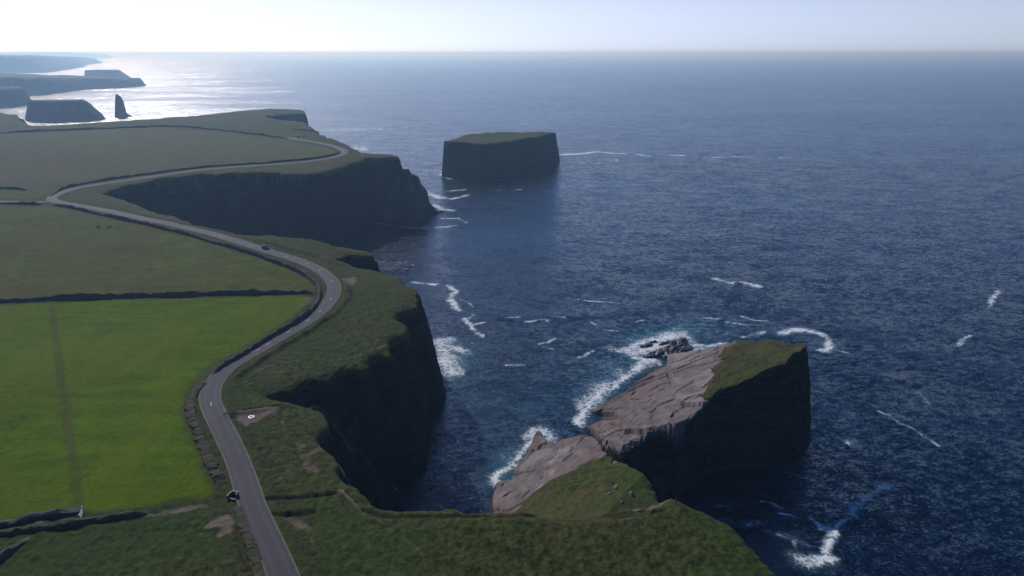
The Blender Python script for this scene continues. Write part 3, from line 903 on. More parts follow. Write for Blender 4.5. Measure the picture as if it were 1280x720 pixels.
E_OUT = px_outline([(-120, 123), (-40, 121.5), (36, 119.5), (60, 117.5), (93, 113), (112, 111.5), (150, 110), (178, 107.6)], [60, 160, 260, 330, 380, 500, 700, 800])
add_stack('headland', 'hazy blue headland behind the pinnacle, its tip farthest right', 'headland', E_OUT,
          lambda x, y: np.interp(x / np.maximum(y, 1), [-0.75, -0.66, -0.6, -0.53], [52, 46, 36, 28]) + 1.5 * fbm(x, y, 120, 2, 2), 9, warp=9, wl=90,
          kfn=lambda x, y: 3.0 + 0 * x, pad=40)
M_OUT = px_outline([(-80, 137), (-20, 136), (10, 134), (31, 131)], [60, 90, 140, 200])
add_stack('headland', 'short dark headland at the picture edge left of the flat-topped island', 'headland', M_OUT,
          lambda x, y: 26 + np.clip((-870 - x) / 20, 0, 14) + 1.2 * fbm(x, y, 60, 2, 2), 5, warp=6, wl=50, kfn=lambda x, y: 2.4 + 0 * x, pad=40)
F_OUT = px_outline([(109, 99.5), (130, 99.3), (150, 99.2)], [90, 130, 90])
add_stack('sea_stack', 'far pale blue flat-topped islet showing above the hazy headland', 'sea stack', F_OUT,
          lambda x, y: 40 + 0 * x, 5, warp=5, wl=60, kfn=lambda x, y: np.where(x > -1800, 0.8, 4.0), pad=70)
G_OUT = px_outline([(-160, 94), (-60, 93), (30, 91), (60, 87.3), (86, 84.3), (88, 82), (118, 79)], [1200, 1500, 2000, 2500, 2500, 2600, 3500])
add_stack('headland', 'long pale headland low under the horizon, second farthest of the coast', 'headland', G_OUT,
          lambda x, y: np.interp(x / np.maximum(y, 1), [-0.8, -0.66, -0.6, -0.575], [100, 92, 72, 48]) + 3 * fbm(x, y, 700, 2, 2), 45, warp=40, wl=400,
          kfn=lambda x, y: 0.9 + 0 * x, pad=120)
H_OUT = px_outline([(-200, 74), (20, 73.5), (90, 73), (136, 72.6)], [1500, 1500, 1500, 1200])
add_stack('headland', 'faintest farthest hill of the coast on the horizon', 'headland', H_OUT,
          lambda x, y: np.interp(x / np.maximum(y, 1), [-0.9, -0.72, -0.62, -0.57, -0.55], [116, 112, 125, 90, 50]) + 0 * x, 80, warp=60, wl=900,
          kfn=lambda x, y: 0.5 + 0 * x, pad=260)

# ------------------------------------------------------------------ reef and small rocks
def slab_rock(bm, c, L, W, H, yaw, tilt, roll, seed):
    r = random.Random(seed)
    nx, ny = 9, 5
    mt = Matrix.Translation(c) @ Matrix.Rotation(yaw, 4, 'Z') @ Matrix.Rotation(tilt, 4, 'Y') @ Matrix.Rotation(roll, 4, 'X')
    top = []; bot = []
    for j in range(ny):
        rt, rb = [], []
        for i in range(nx):
            u = i / (nx - 1) * 2 - 1; v = j / (ny - 1) * 2 - 1
            tap = (1 - 0.45 * abs(u) ** 2.2)
            x = u * L / 2 + r.uniform(-.06, .06) * L; y = v * W / 2 * tap + r.uniform(-.07, .07) * W
            zt = H * (0.8 + r.uniform(-.25, .25)) * (1 - 0.35 * abs(v) ** 3)
            if i in (0, nx - 1) or j in (0, ny - 1): zt *= 0.45
            rt.append(bm.verts.new(mt @ Vector((x, y, zt)))); rb.append(bm.verts.new(mt @ Vector((x * 1.08, y * 1.12, -H * 1.6))))
        top.append(rt); bot.append(rb)
    for j in range(ny - 1):
        for i in range(nx - 1):
            bm.faces.new((top[j][i], top[j][i + 1], top[j + 1][i + 1], top[j + 1][i]))
    for i in range(nx - 1):
        bm.faces.new((bot[0][i], bot[0][i + 1], top[0][i + 1], top[0][i]))
        bm.faces.new((top[-1][i], top[-1][i + 1], bot[-1][i + 1], bot[-1][i]))
    for j in range(ny - 1):
        bm.faces.new((top[j][0], top[j + 1][0], bot[j + 1][0], bot[j][0]))
        bm.faces.new((bot[j][-1], bot[j + 1][-1], top[j + 1][-1], top[j][-1]))


def rocks_object(name, label, cat, items, mat, group=None):
    bm = bmesh.new()
    cx = cy = 0.0
    for i, it in enumerate(items):
        x, y = P(it[0], it[1], 0.3)
        if i == 0: cx, cy = x, y
        slab_rock(bm, Vector((x - cx, y - cy, it[5] if len(it) > 5 else 0.2)), it[2], it[3], it[4], it[6] if len(it) > 6 else 0.9, -0.10, 0.22, hash((it[0], it[1])) % 9999)
    o = bm_object(name, bm, mat)
    o.location = (cx, cy, 0)
    return tag(o, label, cat, group)


rocks_object('reef', 'low jagged dark reef washed by foam just behind the big tilted stack', 'rocks',
             [(845, 434, 9, 5, 2.2, 0.4, 0.5), (832, 439, 9, 5, 1.9, 0.2, 0.5), (856, 437, 7, 4.5, 1.7, 0.1, 0.4), (822, 443, 9, 4, 1.6, 0, 0.3), (838, 444, 7, 4, 1.5, 0.2, 0.3), (849, 429, 8, 3.2, 2.0, 0.2, 0.5), (812, 445, 6, 2.6, 1.0, 0, 0.2)], M_DARKROCK)
rocks_object('reef', 'thin dark slab of rock in the foam, left of the jagged reef', 'rocks', [(807, 432, 6, 2.2, 1.0, 0, 0.5), (816, 427, 3.4, 1.6, 0.8, 0, 0.4), (830, 429, 5.5, 1.6, 0.9, 0, 0.5)], M_DARKROCK)
rocks_object('rock', 'small wet rock in the foam patch far out in front of the tilted stack', 'rock', [(921, 353, 3.2, 1.6, 0.8, -.1, 0.1), (926, 354, 2.2, 1.4, 0.6, -.1, 0.3)], M_DARKROCK)
rocks_object('rock', 'tiny dark rock awash behind the tilted stack', 'rock', [(902, 399.5, 3.2, 1.8, 1.0, -.1, 0.0)], M_DARKROCK)
rocks_object('reef', 'layered brown ledges at the foot of the tilted stack beside the channel', 'rocks',
             [(770, 556, 8, 5, 1.7, 0.3, -0.7), (777, 562, 7, 4, 1.2, 0.1, -0.6), (783, 571, 6, 3.4, 0.9, 0, -0.8), (766, 549, 7, 4, 2.4, .4, -0.6), (779, 582, 4, 2.5, 0.6, 0, -0.8)],
             simple('ledge_rock', (0.11, 0.092, 0.086), 0.75, 1.4, 0.5, 0.2))

# ------------------------------------------------------------------ boulders on the grassy slab
def boulder_mesh(seed, flat):
    bm = bmesh.new()
    bmesh.ops.create_icosphere(bm, subdivisions=2, radius=1.0)
    r = random.Random(seed)
    pl = [(Vector((r.uniform(-1, 1), r.uniform(-1, 1), r.uniform(-.4, 1))).normalized(), r.uniform(.45, .8)) for _ in range(10)]
    for v in bm.verts:
        for nrm, dd in pl:
            e = v.co.dot(nrm) - dd
            if e > 0: v.co -= nrm * e * 0.9
        v.co *= 1 + r.uniform(-.03, .03)
        v.co.z *= flat
    return bm


WHICH = [(745.5, 607, .55, .7, 'pale boulder on the grassy slab, highest of the left pair', 1), (769.5, 609.5, .85, .8, 'largest dark-shadowed boulder near the top of the grassy slab', 2),
         (762.5, 618, .65, .75, 'round pale boulder touching a smaller stone on the grassy slab', 3), (767.3, 616, .38, .8, 'small stone right beside the round pale boulder', 4),
         (789.5, 619.5, .85, .9, 'tall boulder nearest the dark cliff edge of the grassy slab', 5), (777.5, 628, .5, 1.0, 'pale upright stone beside the worn brown path', 6),
         (729, 623.5, .75, .5, 'flat pale boulder lying alone lowest left on the grassy slab', 7), (766.5, 602.5, .42, 1.0, 'narrow stone farthest up the grassy slab', 8),
         (752, 612.5, .4, .6, 'low elongated stone between the other boulders on the grassy slab', 9)]
for (bx_, by_, sz, fl, lab, sd) in WHICH:
    x, y, z = on_land(bx_, by_, 24.0)
    o = bm_object('boulder', boulder_mesh(sd, fl), M_BOULDER)
    sz *= 0.82; o.scale = (sz * 1.25, sz * 0.9, sz * 0.9); o.rotation_euler = (0.1, 0.2, sd); o.location = (x, y, z + sz * fl * 0.35)
    tag(o, lab, 'boulder', 'boulders on the grassy slab')

# ------------------------------------------------------------------ roads
def strip(name, pts, width, lift, mat):
    pts = np.asarray(pts)
    n = len(pts)
    tan = np.gradient(pts, axis=0); tan /= np.linalg.norm(tan, axis=1)[:, None] + 1e-9
    nor = np.stack([-tan[:, 1], tan[:, 0]], -1)
    us = np.linspace(-1, 1, 9)
    s = np.arange(n) * 1.5
    wl_ = width / 2 * (1 + 0.05 * fbm(s, s * 0 + 3.3, 9, 3, 2)); 
    X = pts[:, 0][:, None] + nor[:, 0][:, None] * us[None] * wl_[:, None]
    Y = pts[:, 1][:, None] + nor[:, 1][:, None] * us[None] * wl_[:, None]
    Zc, _ = land(X.ravel(), Y.ravel())
    Zc = Zc.reshape(X.shape)
    Z = np.maximum(Zc, Zc.mean(axis=1, keepdims=True)) + lift + 0.05 * (1 - us[None] ** 2)
    uu = np.tile((us[None] + 1) / 2, (n, 1))
    arr = np.stack([uu.ravel(), uu.ravel() * 0, uu.ravel() * 0, uu.ravel() * 0 + 1], -1)
    o = grid_object(name, X, Y, Z, {'across': arr}, np.ones((n - 1, 8), bool), mat)
    return o, (X, Y, Z)


road_o, RG = strip('road', ROAD, 4.9, 0.06, ASPHALT)
tag(road_o, kind='structure')
lane_o, _ = strip('road', LANE, 3.6, 0.05, ASPHALT)
tag(lane_o, kind='structure')
RC = np.stack([RG[0][:, 4], RG[1][:, 4], RG[2][:, 4]], -1)
for (dx_, dy_) in ((259, 508), (334.5, 431), (326, 438), (367.5, 416), (389, 402.5), (404, 389), (414, 374), (414, 352), (400, 338), (383, 329.5), (357, 321), (334, 313.5), (314, 307), (277, 296)):
    x, y = G(dx_, dy_)
    i = int(np.argmin((RC[:, 0] - x) ** 2 + (RC[:, 1] - y) ** 2))
    i = min(max(i, 2), len(RC) - 3)
    a, b = Vector(RC[i - 1]), Vector(RC[i + 1])
    t = (b - a).normalized(); s = Vector((-t.y, t.x, 0)) * 0.13
    mid = (a + b) / 2 + Vector((0, 0, 0.012))
    bm = bmesh.new()
    vs = [bm.verts.new(p) for p in (mid - t * 1.0 - s, mid + t * 1.0 - s, mid + t * 1.0 + s, mid - t * 1.0 + s)]
    bm.faces.new(vs)
    bm_object('road_marking', bm, M_PAINT, road_o)

# ------------------------------------------------------------------ walls and banks
def wall(name, label, cat, px, h, w, mat, zs=None, step=0.5, group=None, ragged=0.36, drop=0.0):
    pts = catmull(GL(px) if zs is None else [P(a, b, c) for (a, b), c in zip(px, zs)], step)
    n = len(pts)
    tan = np.gradient(pts, axis=0); tan /= np.linalg.norm(tan, axis=1)[:, None] + 1e-9
    nor = np.stack([-tan[:, 1], tan[:, 0]], -1)
    prof = [(-0.62, -0.5), (-0.55, 0.35), (-0.42, 0.8), (-0.15, 1.0), (0.2, 0.97), (0.44, 0.78), (0.55, 0.33), (0.62, -0.5)]
    zb, _ = land(pts[:, 0], pts[:, 1])
    s = np.arange(n) * step
    k = len(prof)
    X = np.zeros((n, k)); Y = np.zeros((n, k)); Z = np.zeros((n, k))
    hv = h * (1 + ragged * 1.3 * fbm(s, s * 0 + len(label), 2.2, 3, 3, 0.7) + ragged * fbm(s, s * 0 + 5.1, 14, 2, 6))
    fadein = np.clip(np.minimum(s, s[-1] - s) / (3.0 * h), 0.03, 1)
    hv = hv * fadein
    for j, (u, v) in enumerate(prof):
        jit = w * (0.34 if name == 'earth_bank' else 0.16) * fbm(s + 31 * j, s * 0 + j * 7.7, 1.6, 3, 5, 0.7)
        X[:, j] = pts[:, 0] + nor[:, 0] * (u * w + jit); Y[:, j] = pts[:, 1] + nor[:, 1] * (u * w + jit)
        Z[:, j] = zb - drop + (hv * v if v > 0 else v) + (h * 0.10 * fbm(s + 17 * j, s * 0 + j * 3.1, 1.1, 2, 7) if v > 0 else 0)
    cx, cy, cz = float(pts[n // 2, 0]), float(pts[n // 2, 1]), float(zb[n // 2])
    o = grid_object(name, X - cx, Y - cy, Z - cz, None, np.ones((n - 1, k - 1), bool), mat, smooth=False)
    o.location = (cx, cy, cz)
    return tag(o, label, cat, group)


wall('stone_wall', 'dark straight stone wall between the olive pasture and bright green field', 'wall', [(-130, 381), (-60, 379), (0, 377), (50, 375), (100, 373.5), (150, 372), (200, 371), (300, 368.5), (350, 367.5), (394, 366.5)], 1.35, 1.0, M_WALL)
wall('stone_wall', 'long curving stone wall along the inland side of the coast road', 'wall',
     [(66, 256), (110, 265), (150, 274), (190, 283), (225, 292), (275, 305.5), (320, 319), (350, 330), (375, 341), (390, 351), (398, 360), (399, 372), (392, 386), (375, 400), (352, 414), (328, 428), (303, 444), (280, 457), (262, 470)], 1.35, 1.0, M_WALL)
wall('earth_bank', 'overgrown brown bank beside the road from the bend down to the small enclosure', 'bank',
     [(257, 475), (245, 488), (238, 505), (240, 522), (249, 545), (259, 570), (270, 592), (277, 606)], 0.7, 1.9, M_BANK, ragged=0.6)
wall('earth_bank', 'weedy bank beside the road at the bottom of the picture', 'bank', [(297, 632), (302, 650), (312, 680), (322, 712), (336, 760)], 0.55, 1.5, M_BANK, ragged=0.6)
wall('stone_wall', 'wall on the inland side of the far stretch of road above the bay', 'wall',
     [(62, 246), (78, 237), (100, 231), (150, 223), (200, 216.3), (250, 209.8), (320, 204.6), (380, 200), (412, 195), (424, 191), (420, 187.3)], 1.1, 1.0, M_WALL, step=0.9)
wall('stone_wall', 'farthest dark field wall crossing the brown pasture under the island', 'wall',
     [(-60, 170), (0, 166.5), (60, 164), (130, 160.8), (200, 158.5), (250, 160.5), (300, 166), (340, 170.8), (360, 173.5)], 1.6, 1.7, M_WALL, step=1.5)
wall('stone_wall', 'low wall along the side lane at the left edge', 'wall', [(-90, 255), (-20, 255), (20, 255.5), (56, 256.2)], 1.3, 1.1, M_WALL, step=0.8)
wall('stone_wall', 'short dark wall stub in the far pasture at the left edge', 'wall', [(-40, 236), (0, 236), (20, 236.5), (38, 238)], 1.3, 1.8, M_WALL, step=0.9)
wall('stone_wall', 'tumbled dark stone wall under the bright field at lower left', 'wall', [(-40, 668), (0, 658), (20, 655), (35, 650), (60, 645), (85, 642), (102, 638)], 1.1, 1.5, M_WALL, ragged=0.5)
wall('earth_bank', 'low dark bank running right from the lower left corner below the tumbled wall', 'bank', [(-40, 673), (0, 669), (30, 664), (60, 660), (100, 655), (130, 650), (160, 645), (185, 640)], 0.75, 1.2, M_BANK, ragged=0.5)
wall('stone_wall', 'diagonal dark wall in the lower left corner', 'wall', [(-30, 722), (0, 700), (18, 686), (38, 672.5)], 1.2, 1.1, M_WALL)
wall('stone_wall', 'small heap of dark tumbled stones beside the lower left wall', 'wall', [(40, 661), (48, 656), (54, 653)], 1.2, 2.4, M_WALL, ragged=0.6)
wall('earth_bank', 'thin dark bank across the far green cliff top near the sea', 'bank', [(365, 162), (385, 163.5), (405, 165), (420, 167)], 1.2, 2.5, M_BANK, step=1.0)

# small roofless enclosure
x, y, z = on_land(292, 622)
er = empty('stone_enclosure', (x, y, z), math.radians(-14))
er.scale = (0.85, 0.9, 0.55)
tag(er, 'small roofless stone enclosure with pale coping at the road edge', 'enclosure')
for nm, b in (('wall', (-1.0, -0.78, -0.9, 0.9, -0.4, 1.45)), ('wall', (-0.78, 0.75, 0.7, 0.92, -0.4, 1.55)), ('wall', (0.53, 0.75, 0.1, 0.7, -0.4, 1.3)), ('wall', (-0.78, 0.9, -0.9, -0.68, -0.4, 0.45))):
    bm = bmesh.new(); box(bm, *b)
    bmesh.ops.subdivide_edges(bm, edges=bm.edges, cuts=3, use_grid_fill=True)
    for v in bm.verts: v.co += Vector((random.uniform(-.03, .03), random.uniform(-.03, .03), random.uniform(-.04, .04) if v.co.z > 0.2 else 0))
    w_ = bm_object(nm, bm, M_WALL, er)
    bm = bmesh.new(); box(bm, b[0] - .05, b[1] + .05, b[2] - .05, b[3] + .05, b[5] + .03, b[5] + .15)
    bmesh.ops.bevel(bm, geom=bm.edges[:], offset=0.025, segments=1)
    bm_object('coping', bm, M_CONC, w_)

# pole gate
g0 = on_land(104.5, 641); g1 = on_land(101, 652)
gr = empty('field_gate', g0, math.atan2(g1[1] - g0[1], g1[0] - g0[0]))
tag(gr, 'light metal field gate between the tumbled wall and the low bank', 'gate')
L = math.hypot(g1[0] - g0[0], g1[1] - g0[1])
for xx in (0.0, L):
    bm = bmesh.new(); bmesh.ops.create_cone(bm, cap_ends=True, segments=10, radius1=.07, radius2=.06, depth=1.7)
    o = bm_object('post', bm, M_METAL, gr); o.location = (xx, 0, 0.55)
for zz in (0.3, 0.55, 0.8, 1.05, 1.25):
    bm = bmesh.new(); bmesh.ops.create_cone(bm, cap_ends=True, segments=8, radius1=.035, radius2=.035, depth=L)
    o = bm_object('rail', bm, M_METAL, gr); o.rotation_euler = (0, math.pi / 2, 0); o.location = (L / 2, 0, zz)

# post at the cliff corner
x, y = G(845, 627, 32); z = ground_z(x, y)
bm = bmesh.new(); bmesh.ops.create_cone(bm, cap_ends=True, segments=10, radius1=.13, radius2=.11, depth=1.5)
for v in bm.verts: v.co.z += 0.6
o = bm_object('wooden_post', bm, M_POST, None); o.location = (x, y, z)
tag(o, 'dark wooden post on the grass corner beside the bare brown cliff edge', 'post')

# white ring on the layby
x, y, z = on_land(314, 521.5)
bm = bmesh.new()
ri, ro, ns = 0.34, 0.72, 28
vi, vo_ = [], []
for i in range(ns):
    a = 2 * math.pi * i / ns
    wob = 1 + 0.06 * math.sin(3 * a)
    vi.append((math.cos(a) * ri, math.sin(a) * ri)); vo_.append((math.cos(a) * ro * wob, math.sin(a) * ro * wob))
ti = [bm.verts.new((p[0], p[1], 0.14)) for p in vi]; to = [bm.verts.new((p[0], p[1], 0.12)) for p in vo_]
tb = [bm.verts.new((p[0], p[1], -0.2)) for p in vo_]; tib = [bm.verts.new((p[0], p[1], -0.2)) for p in vi]
for i in range(ns):
    j = (i + 1) % ns
    bm.faces.new((ti[i], to[i], to[j], ti[j])); bm.faces.new((to[i], tb[i], tb[j], to[j])); bm.faces.new((tib[i], ti[i], ti[j], tib[j]))
o = bm_object('white_ring', bm, M_WHITE); o.location = (x, y, z + 0.03)
tag(o, 'small white ring lying on the bare gravel layby', 'ring')

# ------------------------------------------------------------------ cattle
def cow_mesh():
    pts = {  # name: (x,y,z,radius)
        'hip': (-.62, 0, 1.12, .30), 'belly': (-.15, 0, 1.0, .36), 'chest': (.42, 0, 1.05, .34), 'neck': (.85, 0, 1.02, .2), 'poll': (1.12, 0, .78, .15), 'muz': (1.28, 0, .45, .09),
        'tail': (-.92, 0, 1.1, .05), 'tail2': (-1.0, 0, .6, .035)}
    ed = [('hip', 'belly'), ('belly', 'chest'), ('chest', 'neck'), ('neck', 'poll'), ('poll', 'muz'), ('hip', 'tail'), ('tail', 'tail2')]
    for s in (-1, 1):
        n = 'l' if s < 0 else 'r'
        pts['h1' + n] = (-.60, .2 * s, .82, .17); pts['h2' + n] = (-.75, .21 * s, .48, .085); pts['h3' + n] = (-.66, .21 * s, .02, .07)
        pts['f1' + n] = (.48, .2 * s, .78, .13); pts['f2' + n] = (.50, .2 * s, .42, .08); pts['f3' + n] = (.48, .2 * s, .02, .065)
        pts['e' + n] = (1.05, .24 * s, .86, .04)
        ed += [('hip', 'h1' + n), ('h1' + n, 'h2' + n), ('h2' + n, 'h3' + n), ('chest', 'f1' + n), ('f1' + n, 'f2' + n), ('f2' + n, 'f3' + n), ('poll', 'e' + n)]
    names = list(pts)
    me = bpy.data.meshes.new('cow')
    me.from_pydata([pts[k][:3] for k in names], [(names.index(a), names.index(b)) for a, b in ed], [])
    o = bpy.data.objects.new('cow_source', me); COL.objects.link(o)
    md = o.modifiers.new('s', 'SKIN'); o.modifiers.new('u', 'SUBSURF').levels = 1
    for i, k in enumerate(names):
        me.skin_vertices[0].data[i].radius = (pts[k][3], pts[k][3])
    me.skin_vertices[0].data[0].use_root = True
    dg = bpy.context.evaluated_depsgraph_get()
    m2 = bpy.data.meshes.new_from_object(o.evaluated_get(dg))
    bpy.data.objects.remove(o)
    m2.materials.clear(); m2.materials.append(M_HIDE)
    m2.polygons.foreach_set('use_smooth', [True] * len(m2.polygons))
    return m2


cow = cow_mesh()
for px, py, rz, lab, gp in ((122.8, 285, 1.2, 'dark grazing animal seen end-on in the olive pasture, left of the pair', 'grazing animals in the olive pasture'),
                            (137, 285.5, 0.15, 'dark grazing animal standing side-on in the olive pasture, right of the pair', 'grazing animals in the olive pasture'),
                            (373.5, 172, 0.3, 'dark animal on the far cliff-top grass, leftmost beside the field wall', 'animals on the far cliff top'),
                            (380, 172.3, 1.0, 'dark animal on the far cliff-top grass, middle of the three', 'animals on the far cliff top'),
                            (402, 175.6, 1.4, 'dark animal on the far cliff-top grass, nearest the road bend', 'animals on the far cliff top')):
    x, y, z = on_land(px, py, 40)
    o = link(bpy.data.objects.new('cow', cow))
    o.location = (x, y, z); o.rotation_euler = (0, 0, rz)
    tag(o, lab, 'cow', gp)

# ------------------------------------------------------------------ the car
def make_car():
    x, y = G(325.5, 312.5)
    i = int(np.argmin((RC[:, 0] - x) ** 2 + (RC[:, 1] - y) ** 2))
    a, b = Vector(RC[i - 2]), Vector(RC[i + 2])
    t = (a - b).normalized()
    right = Vector((-t.y, t.x, 0))     # seaward side
    if right.x < 0 and right.y < 0: right = -right
    c = Vector(RC[i]) + right * 1.3
    root = empty('parked_car', (c.x, c.y, RC[i][2] + 0.03), math.atan2(t.y, t.x))
    tag(root, 'small dark hatchback car on the seaward side of the coast road', 'car')

    def loft(secs, mat, name, parent, bev=0.04):
        bm = bmesh.new()
        rings = []
        for (xx, w0, z0, w1, z1) in secs:
            rings.append([bm.verts.new((xx, -w0, z0)), bm.verts.new((xx, w0, z0)), bm.verts.new((xx, w1, z1)), bm.verts.new((xx, -w1, z1))])
        for r0, r1 in zip(rings, rings[1:]):
            for k in range(4):
                bm.faces.new((r0[k], r0[(k + 1) % 4], r1[(k + 1) % 4], r1[k]))
        bm.faces.new(rings[0][::-1]); bm.faces.new(rings[-1])
        bmesh.ops.bevel(bm, geom=bm.edges[:], offset=bev, segments=2, affect='EDGES')
        return bm_object(name, bm, mat, parent, True)

    body = loft([(-1.95, .74, .34, .72, .85), (-1.7, .82, .25, .80, .95), (-.5, .84, .22, .82, .97), (.75, .84, .22, .82, .93), (1.6, .82, .25, .76, .80), (1.95, .70, .34, .66, .64)], M_CARP, 'body', root)
    loft([(-1.72, .72, .93, .66, .98), (-1.25, .74, .93, .60, 1.36), (.1, .74, .93, .60, 1.40), (.85, .74, .91, .66, .98)], M_GLASS, 'window', root, .03)
    loft([(-1.3, .60, 1.345, .57, 1.42), (-.6, .61, 1.38, .58, 1.46), (.15, .60, 1.375, .57, 1.44)], M_CARP, 'roof', root, .02)
    for sx in (-1.2, 1.25):
        for sy in (-1, 1):
            bm = bmesh.new(); bmesh.ops.create_cone(bm, cap_ends=True, segments=24, radius1=.31, radius2=.31, depth=.2)
            bmesh.ops.rotate(bm, verts=bm.verts, cent=(0, 0, 0), matrix=Matrix.Rotation(math.pi / 2, 3, 'X'))
            bmesh.ops.bevel(bm, geom=bm.edges[:], offset=.03, segments=1)
            wh = bm_object('wheel', bm, M_TYRE, root, False); wh.location = (sx, sy * .76, .31)
            bm = bmesh.new(); bmesh.ops.create_cone(bm, cap_ends=True, segments=16, radius1=.19, radius2=.17, depth=.03)
            bmesh.ops.rotate(bm, verts=bm.verts, cent=(0, 0, 0), matrix=Matrix.Rotation(math.pi / 2, 3, 'X'))
            rm = bm_object('rim', bm, M_RIM, wh); rm.location = (0, sy * .11, 0)
    for sy in (-1, 1):
        bm = bmesh.new(); box(bm, 1.84, 1.98, sy * .5 - .13, sy * .5 + .13, .56, .68); bmesh.ops.bevel(bm, geom=bm.edges[:], offset=.03, segments=1)
        bm_object('headlight', bm, M_LAMP, root)
        bm = bmesh.new(); box(bm, -1.97, -1.86, sy * .6 - .1, sy * .6 + .1, .66, .84); bmesh.ops.bevel(bm, geom=bm.edges[:], offset=.02, segments=1)
        bm_object('tail_light', bm, M_LAMPR, root)
        bm = bmesh.new(); box(bm, .5, .62, sy * .93 - .09, sy * .93 + .09, .95, 1.07); bmesh.ops.bevel(bm, geom=bm.edges[:], offset=.02, segments=1)
        bm_object('wing_mirror', bm, M_CARP, root)


make_car()

